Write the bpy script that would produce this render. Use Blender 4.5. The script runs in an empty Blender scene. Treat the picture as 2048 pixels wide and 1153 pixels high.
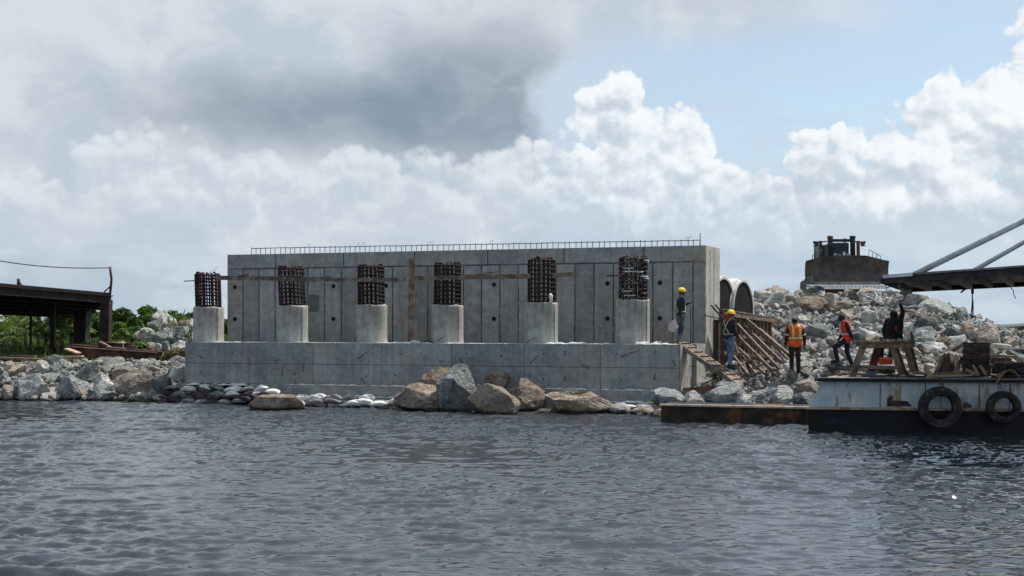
import bpy, bmesh, math, random
import numpy as np
from mathutils import Vector, Matrix
from math import radians as R

random.seed(11)
rng = np.random.default_rng(7)
scene = bpy.context.scene
COL = scene.collection

# ------------------------------------------------------------------ camera
F = 2310.0            # focal length in photo pixels (2048 wide)
CAMZ = 2.65           # eye height above the water
HY = 650.0            # horizon row of the photo
cam_d = bpy.data.cameras.new("camera")
cam = bpy.data.objects.new("camera", cam_d)
COL.objects.link(cam)
cam.location = (0, 0, CAMZ)
cam.rotation_euler = (R(90), 0, 0)
cam_d.sensor_width = 36
cam_d.lens = F / 2048 * 36
cam_d.shift_y = (HY - 576.5) / 2048
cam_d.clip_end = 20000
scene.camera = cam

# ------------------------------------------------------------------ light
SUN_EL, SUN_AZ = 60.0, 56.0          # azimuth clockwise from +Y (straight ahead)
sun_d = bpy.data.lights.new("sun", 'SUN')
sun_d.energy = 4.4
sun_d.angle = R(0.5)
sun_d.color = (1.0, 0.95, 0.88)
sun = bpy.data.objects.new("sun", sun_d)
COL.objects.link(sun)
sdir = Vector((math.sin(R(SUN_AZ)) * math.cos(R(SUN_EL)), math.cos(R(SUN_AZ)) * math.cos(R(SUN_EL)), math.sin(R(SUN_EL))))
sun.rotation_euler = sdir.to_track_quat('Z', 'Y').to_euler()
sun.location = (30, 20, 60)
scene.view_settings.view_transform = 'Standard'
scene.view_settings.look = 'None'
scene.view_settings.exposure = 0.38
scene.view_settings.gamma = 1.0

# ------------------------------------------------------------------ world: sky texture with clouds by direction
world = bpy.data.worlds.new("World")
scene.world = world
world.use_nodes = True


class NT:
    """small helper to write node maths"""
    def __init__(s, tree, dim='3D'):
        s.dim = dim; s.t = tree; s.n = tree.nodes; s.l = tree.links
    def new(s, typ, **kw):
        n = s.n.new(typ)
        for k, v in kw.items(): setattr(n, k, v)
        return n
    def put(s, sock, v):
        if isinstance(v, bpy.types.NodeSocket): s.l.new(v, sock)
        elif v is not None: sock.default_value = v
    def m(s, op, a, b=None, c=None, clamp=False):
        n = s.new('ShaderNodeMath', operation=op); n.use_clamp = clamp
        s.put(n.inputs[0], a)
        if b is not None: s.put(n.inputs[1], b)
        if c is not None: s.put(n.inputs[2], c)
        return n.outputs[0]
    def vm(s, op, a, b=None):
        n = s.new('ShaderNodeVectorMath', operation=op)
        s.put(n.inputs[0], a)
        if b is not None:
            s.put(n.inputs[3] if op == 'SCALE' else n.inputs[1], b)
        return n.outputs[1] if op in ('LENGTH', 'DISTANCE', 'DOT_PRODUCT') else n.outputs[0]
    def xyz(s, x, y, z=0.0):
        n = s.new('ShaderNodeCombineXYZ')
        s.put(n.inputs[0], x); s.put(n.inputs[1], y); s.put(n.inputs[2], z)
        return n.outputs[0]
    def sep(s, v):
        n = s.new('ShaderNodeSeparateXYZ'); s.put(n.inputs[0], v)
        return n.outputs
    def noise(s, v, scale, detail=5, rough=0.5, lac=2.0, dist=0.0, color=False, dim=None):
        n = s.new('ShaderNodeTexNoise', noise_dimensions=dim or s.dim)
        if v is not None: s.put(n.inputs['Vector'], v)
        n.inputs['Scale'].default_value = scale; n.inputs['Detail'].default_value = detail
        n.inputs['Roughness'].default_value = rough; n.inputs['Lacunarity'].default_value = lac
        n.inputs['Distortion'].default_value = dist
        return n.outputs['Color'] if color else n.outputs['Fac']
    def voro(s, v, scale, feature='F1', detail=0.0, rough=0.5, rand=1.0, smooth=None, out='Distance'):
        n = s.new('ShaderNodeTexVoronoi', feature=feature, voronoi_dimensions=s.dim)
        if v is not None: s.put(n.inputs['Vector'], v)
        n.inputs['Scale'].default_value = scale
        if 'Detail' in n.inputs and n.inputs['Detail'].enabled:
            n.inputs['Detail'].default_value = detail; n.inputs['Roughness'].default_value = rough
        if smooth is not None: n.inputs['Smoothness'].default_value = smooth
        n.inputs['Randomness'].default_value = rand
        return n.outputs[out]
    def ss(s, v, a, b, lo=0.0, hi=1.0):
        n = s.new('ShaderNodeMapRange', interpolation_type='SMOOTHSTEP')
        s.put(n.inputs[0], v)
        n.inputs[1].default_value = a; n.inputs[2].default_value = b
        n.inputs[3].default_value = lo; n.inputs[4].default_value = hi
        return n.outputs[0]
    def lin(s, v, a, b, lo=0.0, hi=1.0):
        n = s.new('ShaderNodeMapRange', interpolation_type='LINEAR')
        s.put(n.inputs[0], v)
        n.inputs[1].default_value = a; n.inputs[2].default_value = b
        n.inputs[3].default_value = lo; n.inputs[4].default_value = hi
        return n.outputs[0]
    def mix(s, f, a, b, blend='MIX'):
        n = s.new('ShaderNodeMix', data_type='RGBA', blend_type=blend)
        s.put(n.inputs['Factor'], f)
        s.put(n.inputs[6], a if isinstance(a, bpy.types.NodeSocket) else tuple(a) + (1,) * (4 - len(a)))
        s.put(n.inputs[7], b if isinstance(b, bpy.types.NodeSocket) else tuple(b) + (1,) * (4 - len(b)))
        return n.outputs[2]


# --- the cumulus shape field as a node group (evaluated again shifted toward the sun for its relief)
grp = bpy.data.node_groups.new("cumulus_field", 'ShaderNodeTree')
grp.interface.new_socket("P", in_out='INPUT', socket_type='NodeSocketVector')
grp.interface.new_socket("Body", in_out='OUTPUT', socket_type='NodeSocketFloat')
grp.interface.new_socket("Relief", in_out='OUTPUT', socket_type='NodeSocketFloat')
g = NT(grp, '2D')
gi = g.new('NodeGroupInput'); go = g.new('NodeGroupOutput')
P = gi.outputs[0]
w1 = g.noise(P, 1.1, 4, 0.5, color=True)
w1 = g.vm('SCALE', g.vm('SUBTRACT', w1, (0.5, 0.5, 0.5)), 0.55)
PW = g.vm('ADD', P, w1)
# heaps of cloud: centre u, v, half width, half height
heaps = [(-7.1, 2.5, 1.7, 1.15), (-9.0, 1.9, 2.2, 1.1), (-5.0, 2.1, 1.6, 1.1), (-3.1, 2.4, 1.5, 1.0), (-1.4, 2.2, 1.6, 1.1),
         (0.3, 2.4, 1.5, 1.1), (2.05, 4.05, 0.78, 0.85), (2.6, 3.4, 1.15, 1.05), (3.3, 3.0, 0.95, 0.95), (1.9, 2.4, 1.8, 1.3),
         (4.7, 1.9, 1.6, 0.95), (6.2, 3.1, 0.85, 0.75), (6.2, 2.0, 1.6, 1.1), (8.6, 3.9, 1.05, 0.9),
         (7.9, 2.5, 1.5, 1.1), (9.6, 3.6, 1.4, 1.5), (10.7, 4.4, 1.2, 1.6), (9.6, 2.0, 2.6, 1.3), (12.8, 3.2, 2.4, 1.8), (-12, 2.0, 2.4, 1.3)]
acc = None
for (cu, cv, ru, rv) in heaps:
    d = g.vm('SUBTRACT', PW, (cu, cv, 0))
    d = g.vm('MULTIPLY', d, (1 / ru, 1 / rv, 0))
    v = g.m('SUBTRACT', 1.0, g.vm('LENGTH', d))
    if acc is None: acc = v
    else:
        n = g.new('ShaderNodeMath', operation='SMOOTH_MAX')
        g.put(n.inputs[0], acc); g.put(n.inputs[1], v); n.inputs[2].default_value = 0.10
        acc = n.outputs[0]
puff1 = g.voro(PW, 1.05, 'SMOOTH_F1', smooth=0.25)
puff2 = g.voro(PW, 2.3, 'SMOOTH_F1', smooth=0.2)
PW3 = g.vm('ADD', P, g.vm('SCALE', w1, 0.5))
puff3 = g.voro(PW3, 5.2, 'SMOOTH_F1', smooth=0.2)
puff4 = g.voro(P, 12.0, 'F1')
fine = g.noise(P, 3.0, 8, 0.62)
def dome(p, k): return g.m('MULTIPLY', g.m('SUBTRACT', 0.25, g.m('MULTIPLY', p, p)), k)
relief = g.m('ADD', dome(puff1, 0.75), dome(puff2, 0.42))
relief = g.m('ADD', relief, dome(puff3, 0.19))
relief = g.m('ADD', relief, dome(puff4, 0.05))
body = g.m('ADD', g.m('ADD', acc, relief), g.m('MULTIPLY', g.m('SUBTRACT', fine, 0.5), 0.30))
g.l.new(body, go.inputs[0])
rel2 = g.m('ADD', g.m('ADD', g.m('MULTIPLY', acc, 0.22), relief), g.m('MULTIPLY', g.m('SUBTRACT', fine, 0.5), 0.07))
g.l.new(rel2, go.inputs[1])

w = NT(world.node_tree, '2D')
for n in list(w.n): w.n.remove(n)
out = w.new('ShaderNodeOutputWorld')
bg = w.new('ShaderNodeBackground'); bg.inputs['Strength'].default_value = 0.1
w.l.new(bg.outputs[0], out.inputs[0])
sky = w.new('ShaderNodeTexSky'); sky.sky_type = 'NISHITA'; sky.sun_disc = False
sky.sun_elevation = R(SUN_EL); sky.sun_rotation = R(SUN_AZ); sky.altitude = 0
sky.air_density = 1.0; sky.dust_density = 1.2; sky.ozone_density = 1.6
tc = w.new('ShaderNodeTexCoord')
X, Y, Z = w.sep(tc.outputs['Generated'])
az = w.m('ARCTAN2', X, Y)
hyp = w.m('SQRT', w.m('ADD', w.m('MULTIPLY', X, X), w.m('MULTIPLY', Y, Y)))
el = w.m('ARCTAN2', Z, hyp)
U = w.m('MULTIPLY', az, 23.1)
V = w.m('ABSOLUTE', w.m('MULTIPLY', el, 23.1))
P0 = w.xyz(U, V, 0.0)
def ell(cu, cv, ru, rv, p=None, soft=1.0):
    d = w.vm('SUBTRACT', p or P0, (cu, cv, 0)); d = w.vm('MULTIPLY', d, (1 / ru, 1 / rv, 0))
    return w.ss(w.vm('LENGTH', d), 1.0 + soft * 0.5, 1.0 - soft * 0.5)
K = 10.0
def C(r, gg, b, k=1.0): return (r * K * k, gg * K * k, b * K * k)
blue = w.mix(1.0, sky.outputs[0], (1.18, 1.20, 1.12), 'MULTIPLY')
# large slow wander shared by the layers
wc = w.vm('SCALE', w.vm('SUBTRACT', w.noise(P0, 0.35, 4, 0.5, color=True), (0.5, 0.5, 0.5)), 1.6)
PW = w.vm('ADD', P0, wc)
wl = w.vm('ADD', P0, w.vm('SCALE', wc, 0.7))
# thin high veil, streaked
vs = w.vm('MULTIPLY', w.vm('ADD', P0, w.vm('SCALE', wc, 0.6)), (0.22, 0.9, 1))
veil = w.ss(w.noise(vs, 1.0, 6, 0.55), 0.34, 0.60)
hole = ell(8.2, 5.1, 4.2, 0.85, wl, 1.6)
vf = w.m('MAXIMUM', w.m('MULTIPLY', veil, 0.75), w.ss(U, 6.0, 0.0))
vf = w.m('MAXIMUM', vf, w.ss(V, 4.6, 2.0))
vf = w.m('MULTIPLY', vf, w.m('SUBTRACT', 1.0, w.m('MULTIPLY', hole, 0.6)))
vf = w.m('ADD', w.m('MULTIPLY', vf, 0.66), 0.30)
base = w.mix(vf, blue, C(0.44, 0.52, 0.61))
# the big soft grey cloud over the left half
g1 = w.noise(w.vm('MULTIPLY', PW, (0.6, 0.9, 1)), 0.55, 6, 0.52)
g2 = w.noise(w.vm('MULTIPLY', PW, (0.6, 1.0, 1)), 1.5, 5, 0.55)
gl = w.m('ADD', w.m('MULTIPLY', g1, 0.65), w.m('MULTIPLY', g2, 0.35))
gcol = w.mix(w.ss(gl, 0.36, 0.60), C(0.40, 0.46, 0.52), C(0.53, 0.56, 0.60))
edge = w.m('ADD', U, w.m('MULTIPLY', w.m('SUBTRACT', w.noise(P0, 0.9, 7, 0.6), 0.5), 1.5))
edge = w.m('ADD', edge, w.m('MULTIPLY', w.ss(V, 4.6, 6.0), -1.3))
gmask = w.ss(edge, 0.75, -0.05)
gmask_top = w.m('MULTIPLY', w.ss(w.m('ADD', V, w.m('MULTIPLY', g1, 2.0)), 5.7, 7.2), w.ss(U, 9.0, 4.0))
gmask = w.m('MAXIMUM', gmask, gmask_top)
base = w.mix(w.m('MULTIPLY', gmask, 0.96), base, gcol)
# darker flat belly of that cloud
bel = w.m('MAXIMUM', ell(-2.4, 4.05, 4.4, 0.80, wl, 1.5), w.m('MULTIPLY', ell(-0.9, 4.45, 1.8, 1.35, wl, 1.3), 1.0))
bel = w.m('MAXIMUM', bel, w.m('MULTIPLY', ell(-4.8, 4.0, 2.8, 0.55, wl, 1.6), 0.75))
bel = w.m('MULTIPLY', bel, w.m('MULTIPLY', gmask, w.ss(g2, 0.15, 0.55, 0.75, 1.0)))
base = w.mix(w.m('MULTIPLY', bel, 0.93), base, w.mix(w.ss(g1, 0.3, 0.7), C(0.165, 0.225, 0.29), C(0.22, 0.275, 0.335)))
# cumulus heaps
def field(p):
    n = w.new('ShaderNodeGroup'); n.node_tree = grp; w.put(n.inputs[0], p)
    return n.outputs
f0 = field(P0)
f1 = field(w.vm('ADD', P0, (0.09, 0.16, 0.0)))
rl = w.m('SUBTRACT', f0[1], f1[1])
mask = w.ss(f0[0], -0.03, 0.15)
mask = w.mix(w.ss(U, 1.2, -1.0), mask, w.ss(f0[0], -0.10, 0.24))
mask = w.sep(mask)[0]
sh = w.m('MULTIPLY', rl, 1.45)
sh = w.m('ADD', sh, w.lin(V, 1.2, 4.0, -0.22, 0.34))
sh = w.m('SUBTRACT', sh, w.m('MULTIPLY', w.ss(f0[0], 0.35, 1.1), 0.25))
sh = w.m('ADD', sh, w.m('MULTIPLY', w.m('SUBTRACT', g2, 0.5), 1.9))
lit = w.ss(sh, -0.48, 0.66)
ccol = w.mix(lit, C(0.43, 0.495, 0.56), C(0.71, 0.735, 0.76))
ccol = w.mix(w.ss(U, 2.0, -1.0, 0.0, 0.5), ccol, C(0.43, 0.485, 0.54))
fade = w.ss(w.m('ADD', V, w.m('MULTIPLY', w.m('SUBTRACT', g1, 0.5), 2.6)), 0.5, 2.9)
mask = w.m('MULTIPLY', mask, w.m('MULTIPLY', fade, w.ss(U, 1.5, -1.0, 1.0, 0.9)))
base = w.mix(mask, base, ccol)
# pale air above the horizon
hz = w.ss(V, 2.6, 0.3)
hzc = w.mix(w.ss(w.noise(w.vm('MULTIPLY', P0, (0.4, 1.3, 1)), 0.7, 6, 0.55), 0.38, 0.62), C(0.31, 0.395, 0.48), C(0.47, 0.535, 0.60))
base = w.mix(w.m('MULTIPLY', hz, 0.65), base, hzc)
# behind and overhead: broken cloud following the true direction
gen = w.noise(tc.outputs['Generated'], 2.2, 4, 0.55, dim='3D')
bk = w.mix(w.ss(gen, 0.40, 0.60), blue, C(0.44, 0.50, 0.56))
far = w.m('MAXIMUM', w.ss(V, 8.5, 13.0), w.ss(w.m('ABSOLUTE', U), 13.5, 20.0))
base = w.mix(far, base, bk)
w.l.new(base, bg.inputs['Color'])
world.cycles.sampling_method = 'MANUAL'
world.cycles.sample_map_resolution = 512
scene.cycles.max_bounces = 5
scene.cycles.diffuse_bounces = 3
scene.cycles.glossy_bounces = 3

# ------------------------------------------------------------------ helpers: pixels <-> world
def WX(px, D): return (px - 1024) / F * D
def WZ(py, D): return CAMZ + (HY - py) / F * D
def W(px, py, D): return Vector((WX(px, D), D, WZ(py, D)))

# ------------------------------------------------------------------ mesh builder
class MB:
    def __init__(s):
        s.v = []; s.f = []; s.m = []; s.sm = []
    def add(s, vs, fs, mi=0, smooth=False):
        o = len(s.v)
        s.v.extend([tuple(p) for p in vs])
        for f in fs:
            s.f.append(tuple(i + o for i in f)); s.m.append(mi); s.sm.append(smooth)
        return s
    def box(s, c, size, rot=None, mi=0, taper=1.0):
        c = Vector(c); hx, hy, hz = size[0] / 2, size[1] / 2, size[2] / 2
        M = rot if rot is not None else Matrix.Identity(3)
        vs = []
        for z in (-1, 1):
            t = taper if z > 0 else 1.0
            for (x, y) in ((-1, -1), (1, -1), (1, 1), (-1, 1)):
                vs.append(c + M @ Vector((x * hx * t, y * hy * t, z * hz)))
        return s.add(vs, [(3, 2, 1, 0), (4, 5, 6, 7), (0, 1, 5, 4), (1, 2, 6, 5), (2, 3, 7, 6), (3, 0, 4, 7)], mi)
    def bar(s, a, b, wd, ht, up=(0, 0, 1), mi=0, ends=(1, 1)):
        """rectangular bar from a to b; wd across, ht along the up side"""
        a = Vector(a); b = Vector(b); d = (b - a).normalized(); up = Vector(up)
        x = d.cross(up)
        if x.length < 1e-4: x = d.cross(Vector((1, 0, 0)))
        x.normalize(); u = x.cross(d).normalized()
        vs = []
        for p, k in ((a, ends[0]), (b, ends[1])):
            for (i, j) in ((-1, -1), (1, -1), (1, 1), (-1, 1)):
                vs.append(p + x * (i * wd / 2 * k) + u * (j * ht / 2 * k))
        return s.add(vs, [(3, 2, 1, 0), (4, 5, 6, 7), (0, 1, 5, 4), (1, 2, 6, 5), (2, 3, 7, 6), (3, 0, 4, 7)], mi)
    def tube(s, pts, r, n=8, mi=0, cap=True, smooth=True):
        pts = [Vector(p) for p in pts]
        rs = r if isinstance(r, (list, tuple)) else [r] * len(pts)
        o = len(s.v); fs = []
        prev = None
        for i, p in enumerate(pts):
            t = (pts[min(i + 1, len(pts) - 1)] - pts[max(i - 1, 0)])
            t = t.normalized() if t.length > 1e-9 else Vector((0, 0, 1))
            if prev is None:
                ax = t.cross(Vector((0, 0, 1)))
                if ax.length < 1e-3: ax = t.cross(Vector((1, 0, 0)))
            else:
                ax = prev - t * prev.dot(t)
            ax.normalize(); prev = ax; bx = t.cross(ax)
            for k in range(n):
                a = 2 * math.pi * k / n
                s.v.append(tuple(p + (ax * math.cos(a) + bx * math.sin(a)) * rs[i]))
        for i in range(len(pts) - 1):
            for k in range(n):
                k2 = (k + 1) % n
                fs.append((o + i * n + k, o + i * n + k2, o + (i + 1) * n + k2, o + (i + 1) * n + k))
        for f in fs: s.f.append(f); s.m.append(mi); s.sm.append(smooth)
        if cap:
            s.f.append(tuple(o + k for k in range(n))[::-1]); s.m.append(mi); s.sm.append(False)
            e = o + (len(pts) - 1) * n
            s.f.append(tuple(e + k for k in range(n))); s.m.append(mi); s.sm.append(False)
        return s
    def ring(s, c, axis, R_, r, n=24, m=8, mi=0, squash=1.0):
        c = Vector(c); axis = Vector(axis).normalized()
        x = axis.cross(Vector((0, 0, 1)))
        if x.length < 1e-3: x = Vector((1, 0, 0))
        x.normalize(); y = axis.cross(x)
        o = len(s.v)
        for i in range(n):
            a = 2 * math.pi * i / n
            rd = x * math.cos(a) + y * math.sin(a)
            for j in range(m):
                b = 2 * math.pi * j / m
                s.v.append(tuple(c + rd * (R_ + r * math.cos(b)) + axis * (r * squash * math.sin(b))))
        for i in range(n):
            for j in range(m):
                i2 = (i + 1) % n; j2 = (j + 1) % m
                s.f.append((o + i * m + j, o + i2 * m + j, o + i2 * m + j2, o + i * m + j2)); s.m.append(mi); s.sm.append(True)
        return s
    def prism(s, poly, ext, mi=0):
        """poly: list of 3D points (planar), ext: extrusion vector"""
        n = len(poly); ext = Vector(ext)
        vs = [Vector(p) for p in poly] + [Vector(p) + ext for p in poly]
        fs = [tuple(range(n))[::-1], tuple(range(n, 2 * n))]
        for i in range(n):
            j = (i + 1) % n
            fs.append((i, j, n + j, n + i))
        return s.add(vs, fs, mi)
    def lathe(s, prof, c, axis=(0, 0, 1), n=24, mi=0, smooth=True):
        c = Vector(c); axis = Vector(axis).normalized()
        x = axis.cross(Vector((0, 0, 1)))
        if x.length < 1e-3: x = Vector((1, 0, 0))
        x.normalize(); y = axis.cross(x)
        o = len(s.v)
        for (r, h) in prof:
            for k in range(n):
                a = 2 * math.pi * k / n
                s.v.append(tuple(c + axis * h + (x * math.cos(a) + y * math.sin(a)) * r))
        for i in range(len(prof) - 1):
            for k in range(n):
                k2 = (k + 1) % n
                s.f.append((o + i * n + k, o + i * n + k2, o + (i + 1) * n + k2, o + (i + 1) * n + k)); s.m.append(mi); s.sm.append(smooth)
        return s
    def grid(s, fn, nu, nv, mi=0, smooth=True):
        o = len(s.v)
        for i in range(nu + 1):
            for j in range(nv + 1):
                s.v.append(tuple(fn(i / nu, j / nv)))
        for i in range(nu):
            for j in range(nv):
                a = o + i * (nv + 1) + j
                s.f.append((a, a + nv + 1, a + nv + 2, a + 1)); s.m.append(mi); s.sm.append(smooth)
        return s


def mesh_from(name, mb, mats, origin=(0, 0, 0)):
    me = bpy.data.meshes.new(name)
    o = Vector(origin)
    v = np.array(mb.v, dtype=np.float64) - np.array(o)
    me.from_pydata(v.tolist(), [], mb.f)
    for mt in (mats if isinstance(mats, (list, tuple)) else [mats]): me.materials.append(mt)
    me.polygons.foreach_set('material_index', mb.m)
    me.polygons.foreach_set('use_smooth', mb.sm)
    bm = bmesh.new(); bm.from_mesh(me)
    bmesh.ops.recalc_face_normals(bm, faces=bm.faces)
    bm.to_mesh(me); bm.free()
    me.update()
    return me


def props(o, label=None, cat=None, group=None, kind=None):
    if label: o['label'] = label
    if cat: o['category'] = cat
    if group: o['group'] = group
    if kind: o['kind'] = kind
    return o


def root_origin(o):
    while o.parent: o = o.parent
    return o.location.copy()


def thing(name, label, cat, loc, group=None):
    o = bpy.data.objects.new(name, None)
    o.empty_display_size = 0.2
    COL.objects.link(o); o.location = Vector(loc)
    return props(o, label, cat, group)


def part(name, mb, mats, parent, label=None, bevel=0.0):
    """mesh given in world coordinates, parented under a thing (or a part of it)"""
    me = mesh_from(name, mb, mats, root_origin(parent))
    o = bpy.data.objects.new(name, me)
    COL.objects.link(o); o.parent = parent
    if bevel:
        b = o.modifiers.new('bevel', 'BEVEL'); b.width = bevel; b.segments = 2; b.limit_method = 'ANGLE'
    if label: o['label'] = label
    return o


def single(name, mb, mats, label, cat, group=None, kind=None, loc=None, bevel=0.0):
    v = np.array(mb.v)
    if loc is None:
        lo, hi = v.min(0), v.max(0); loc = ((lo[0] + hi[0]) / 2, (lo[1] + hi[1]) / 2, lo[2])
    me = mesh_from(name, mb, mats, loc)
    o = bpy.data.objects.new(name, me)
    COL.objects.link(o); o.location = loc
    if bevel:
        b = o.modifiers.new('bevel', 'BEVEL'); b.width = bevel; b.segments = 2; b.limit_method = 'ANGLE'
    return props(o, label, cat, group, kind)


# ------------------------------------------------------------------ materials
def new_mat(name):
    m = bpy.data.materials.new(name); m.use_nodes = True
    t = NT(m.node_tree)
    b = m.node_tree.nodes['Principled BSDF']
    return m, t, b


def basic(name, c1, c2=None, scale=4.0, rough=0.8, bump=0.2, bscale=None, metal=0.0, detail=6, stretch=(1, 1, 1), c3=None, spec=0.3, rnd=0.0, coord='Object', bdist=0.03, lo=0.38, hi=0.62):
    """mottled procedural surface: two colours by noise, a third by larger patches"""
    m, t, b = new_mat(name)
    tcn = t.new('ShaderNodeTexCoord')
    v = t.vm('MULTIPLY', tcn.outputs[coord], stretch)
    oi = t.new('ShaderNodeObjectInfo')
    v = t.vm('ADD', v, t.vm('SCALE', t.xyz(oi.outputs['Random'], oi.outputs['Random'], 0), 37.0))
    c2 = c2 or tuple(x * 0.6 for x in c1)
    f = t.ss(t.noise(v, scale, detail, 0.6), lo, hi)
    col = t.mix(f, c2, c1)
    if c3:
        col = t.mix(t.ss(t.noise(v, scale * 0.37, 5, 0.65), 0.50, 0.66), col, c3)
    if rnd:
        k = t.lin(oi.outputs['Random'], 0, 1, 1 - rnd, 1 + rnd)
        col = t.mix(1.0, col, t.xyz(k, k, k), 'MULTIPLY')
    t.put(b.inputs['Base Color'], col)
    b.inputs['Roughness'].default_value = rough
    b.inputs['Metallic'].default_value = metal
    b.inputs['Specular IOR Level'].default_value = spec
    if bump:
        bn = t.new('ShaderNodeBump'); bn.inputs['Strength'].default_value = bump; bn.inputs['Distance'].default_value = bdist
        t.put(bn.inputs['Height'], t.noise(v, bscale or scale * 3, 8, 0.65))
        t.l.new(bn.outputs[0], b.inputs['Normal'])
    return m


def rock_mat(name, c1, c2, c3, scale=2.2):
    m, t, b = new_mat(name)
    tcn = t.new('ShaderNodeTexCoord'); oi = t.new('ShaderNodeObjectInfo')
    v = t.vm('ADD', tcn.outputs['Object'], t.vm('SCALE', t.xyz(oi.outputs['Random'], oi.outputs['Random'], 0), 31.0))
    n1 = t.noise(v, scale, 7, 0.62)
    n2 = t.noise(t.vm('MULTIPLY', v, (1, 1, 2.2)), scale * 2.6, 7, 0.7)
    col = t.mix(t.ss(n1, 0.36, 0.62), c2, c1)
    col = t.mix(t.m('MULTIPLY', t.ss(n2, 0.50, 0.62), 0.8), col, c3)
    col = t.mix(t.m('MULTIPLY', t.ss(t.noise(v, scale * 5, 7, 0.72), 0.56, 0.66), 0.55), col, tuple(c * 0.45 for c in c2))
    k = t.lin(oi.outputs['Random'], 0, 1, 0.80, 1.18)
    col = t.mix(1.0, col, t.xyz(k, k, k), 'MULTIPLY')
    # wet, dark foot at the waterline
    geo = t.new('ShaderNodeNewGeometry')
    z = t.sep(geo.outputs['Position'])[2]
    wet = t.ss(t.m('ADD', z, t.m('MULTIPLY', t.m('SUBTRACT', n1, 0.5), 0.25)), 0.16, 0.04)
    col = t.mix(wet, col, (0.035, 0.03, 0.025))
    t.put(b.inputs['Base Color'], col)
    t.put(b.inputs['Roughness'], t.lin(wet, 0, 1, 0.88, 0.35))
    b.inputs['Specular IOR Level'].default_value = 0.25
    bn = t.new('ShaderNodeBump'); bn.inputs['Strength'].default_value = 1.0; bn.inputs['Distance'].default_value = 0.07
    cr = t.voro(v, scale * 1.8, 'DISTANCE_TO_EDGE')
    hgt = t.m('ADD', t.m('MULTIPLY', n2, 1.1), t.m('MULTIPLY', t.ss(cr, 0.0, 0.08), 0.35))
    hgt = t.m('ADD', hgt, t.m('MULTIPLY', t.noise(v, scale * 9, 6, 0.7), 0.35))
    t.put(bn.inputs['Height'], hgt); t.l.new(bn.outputs[0], b.inputs['Normal'])
    return m


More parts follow.
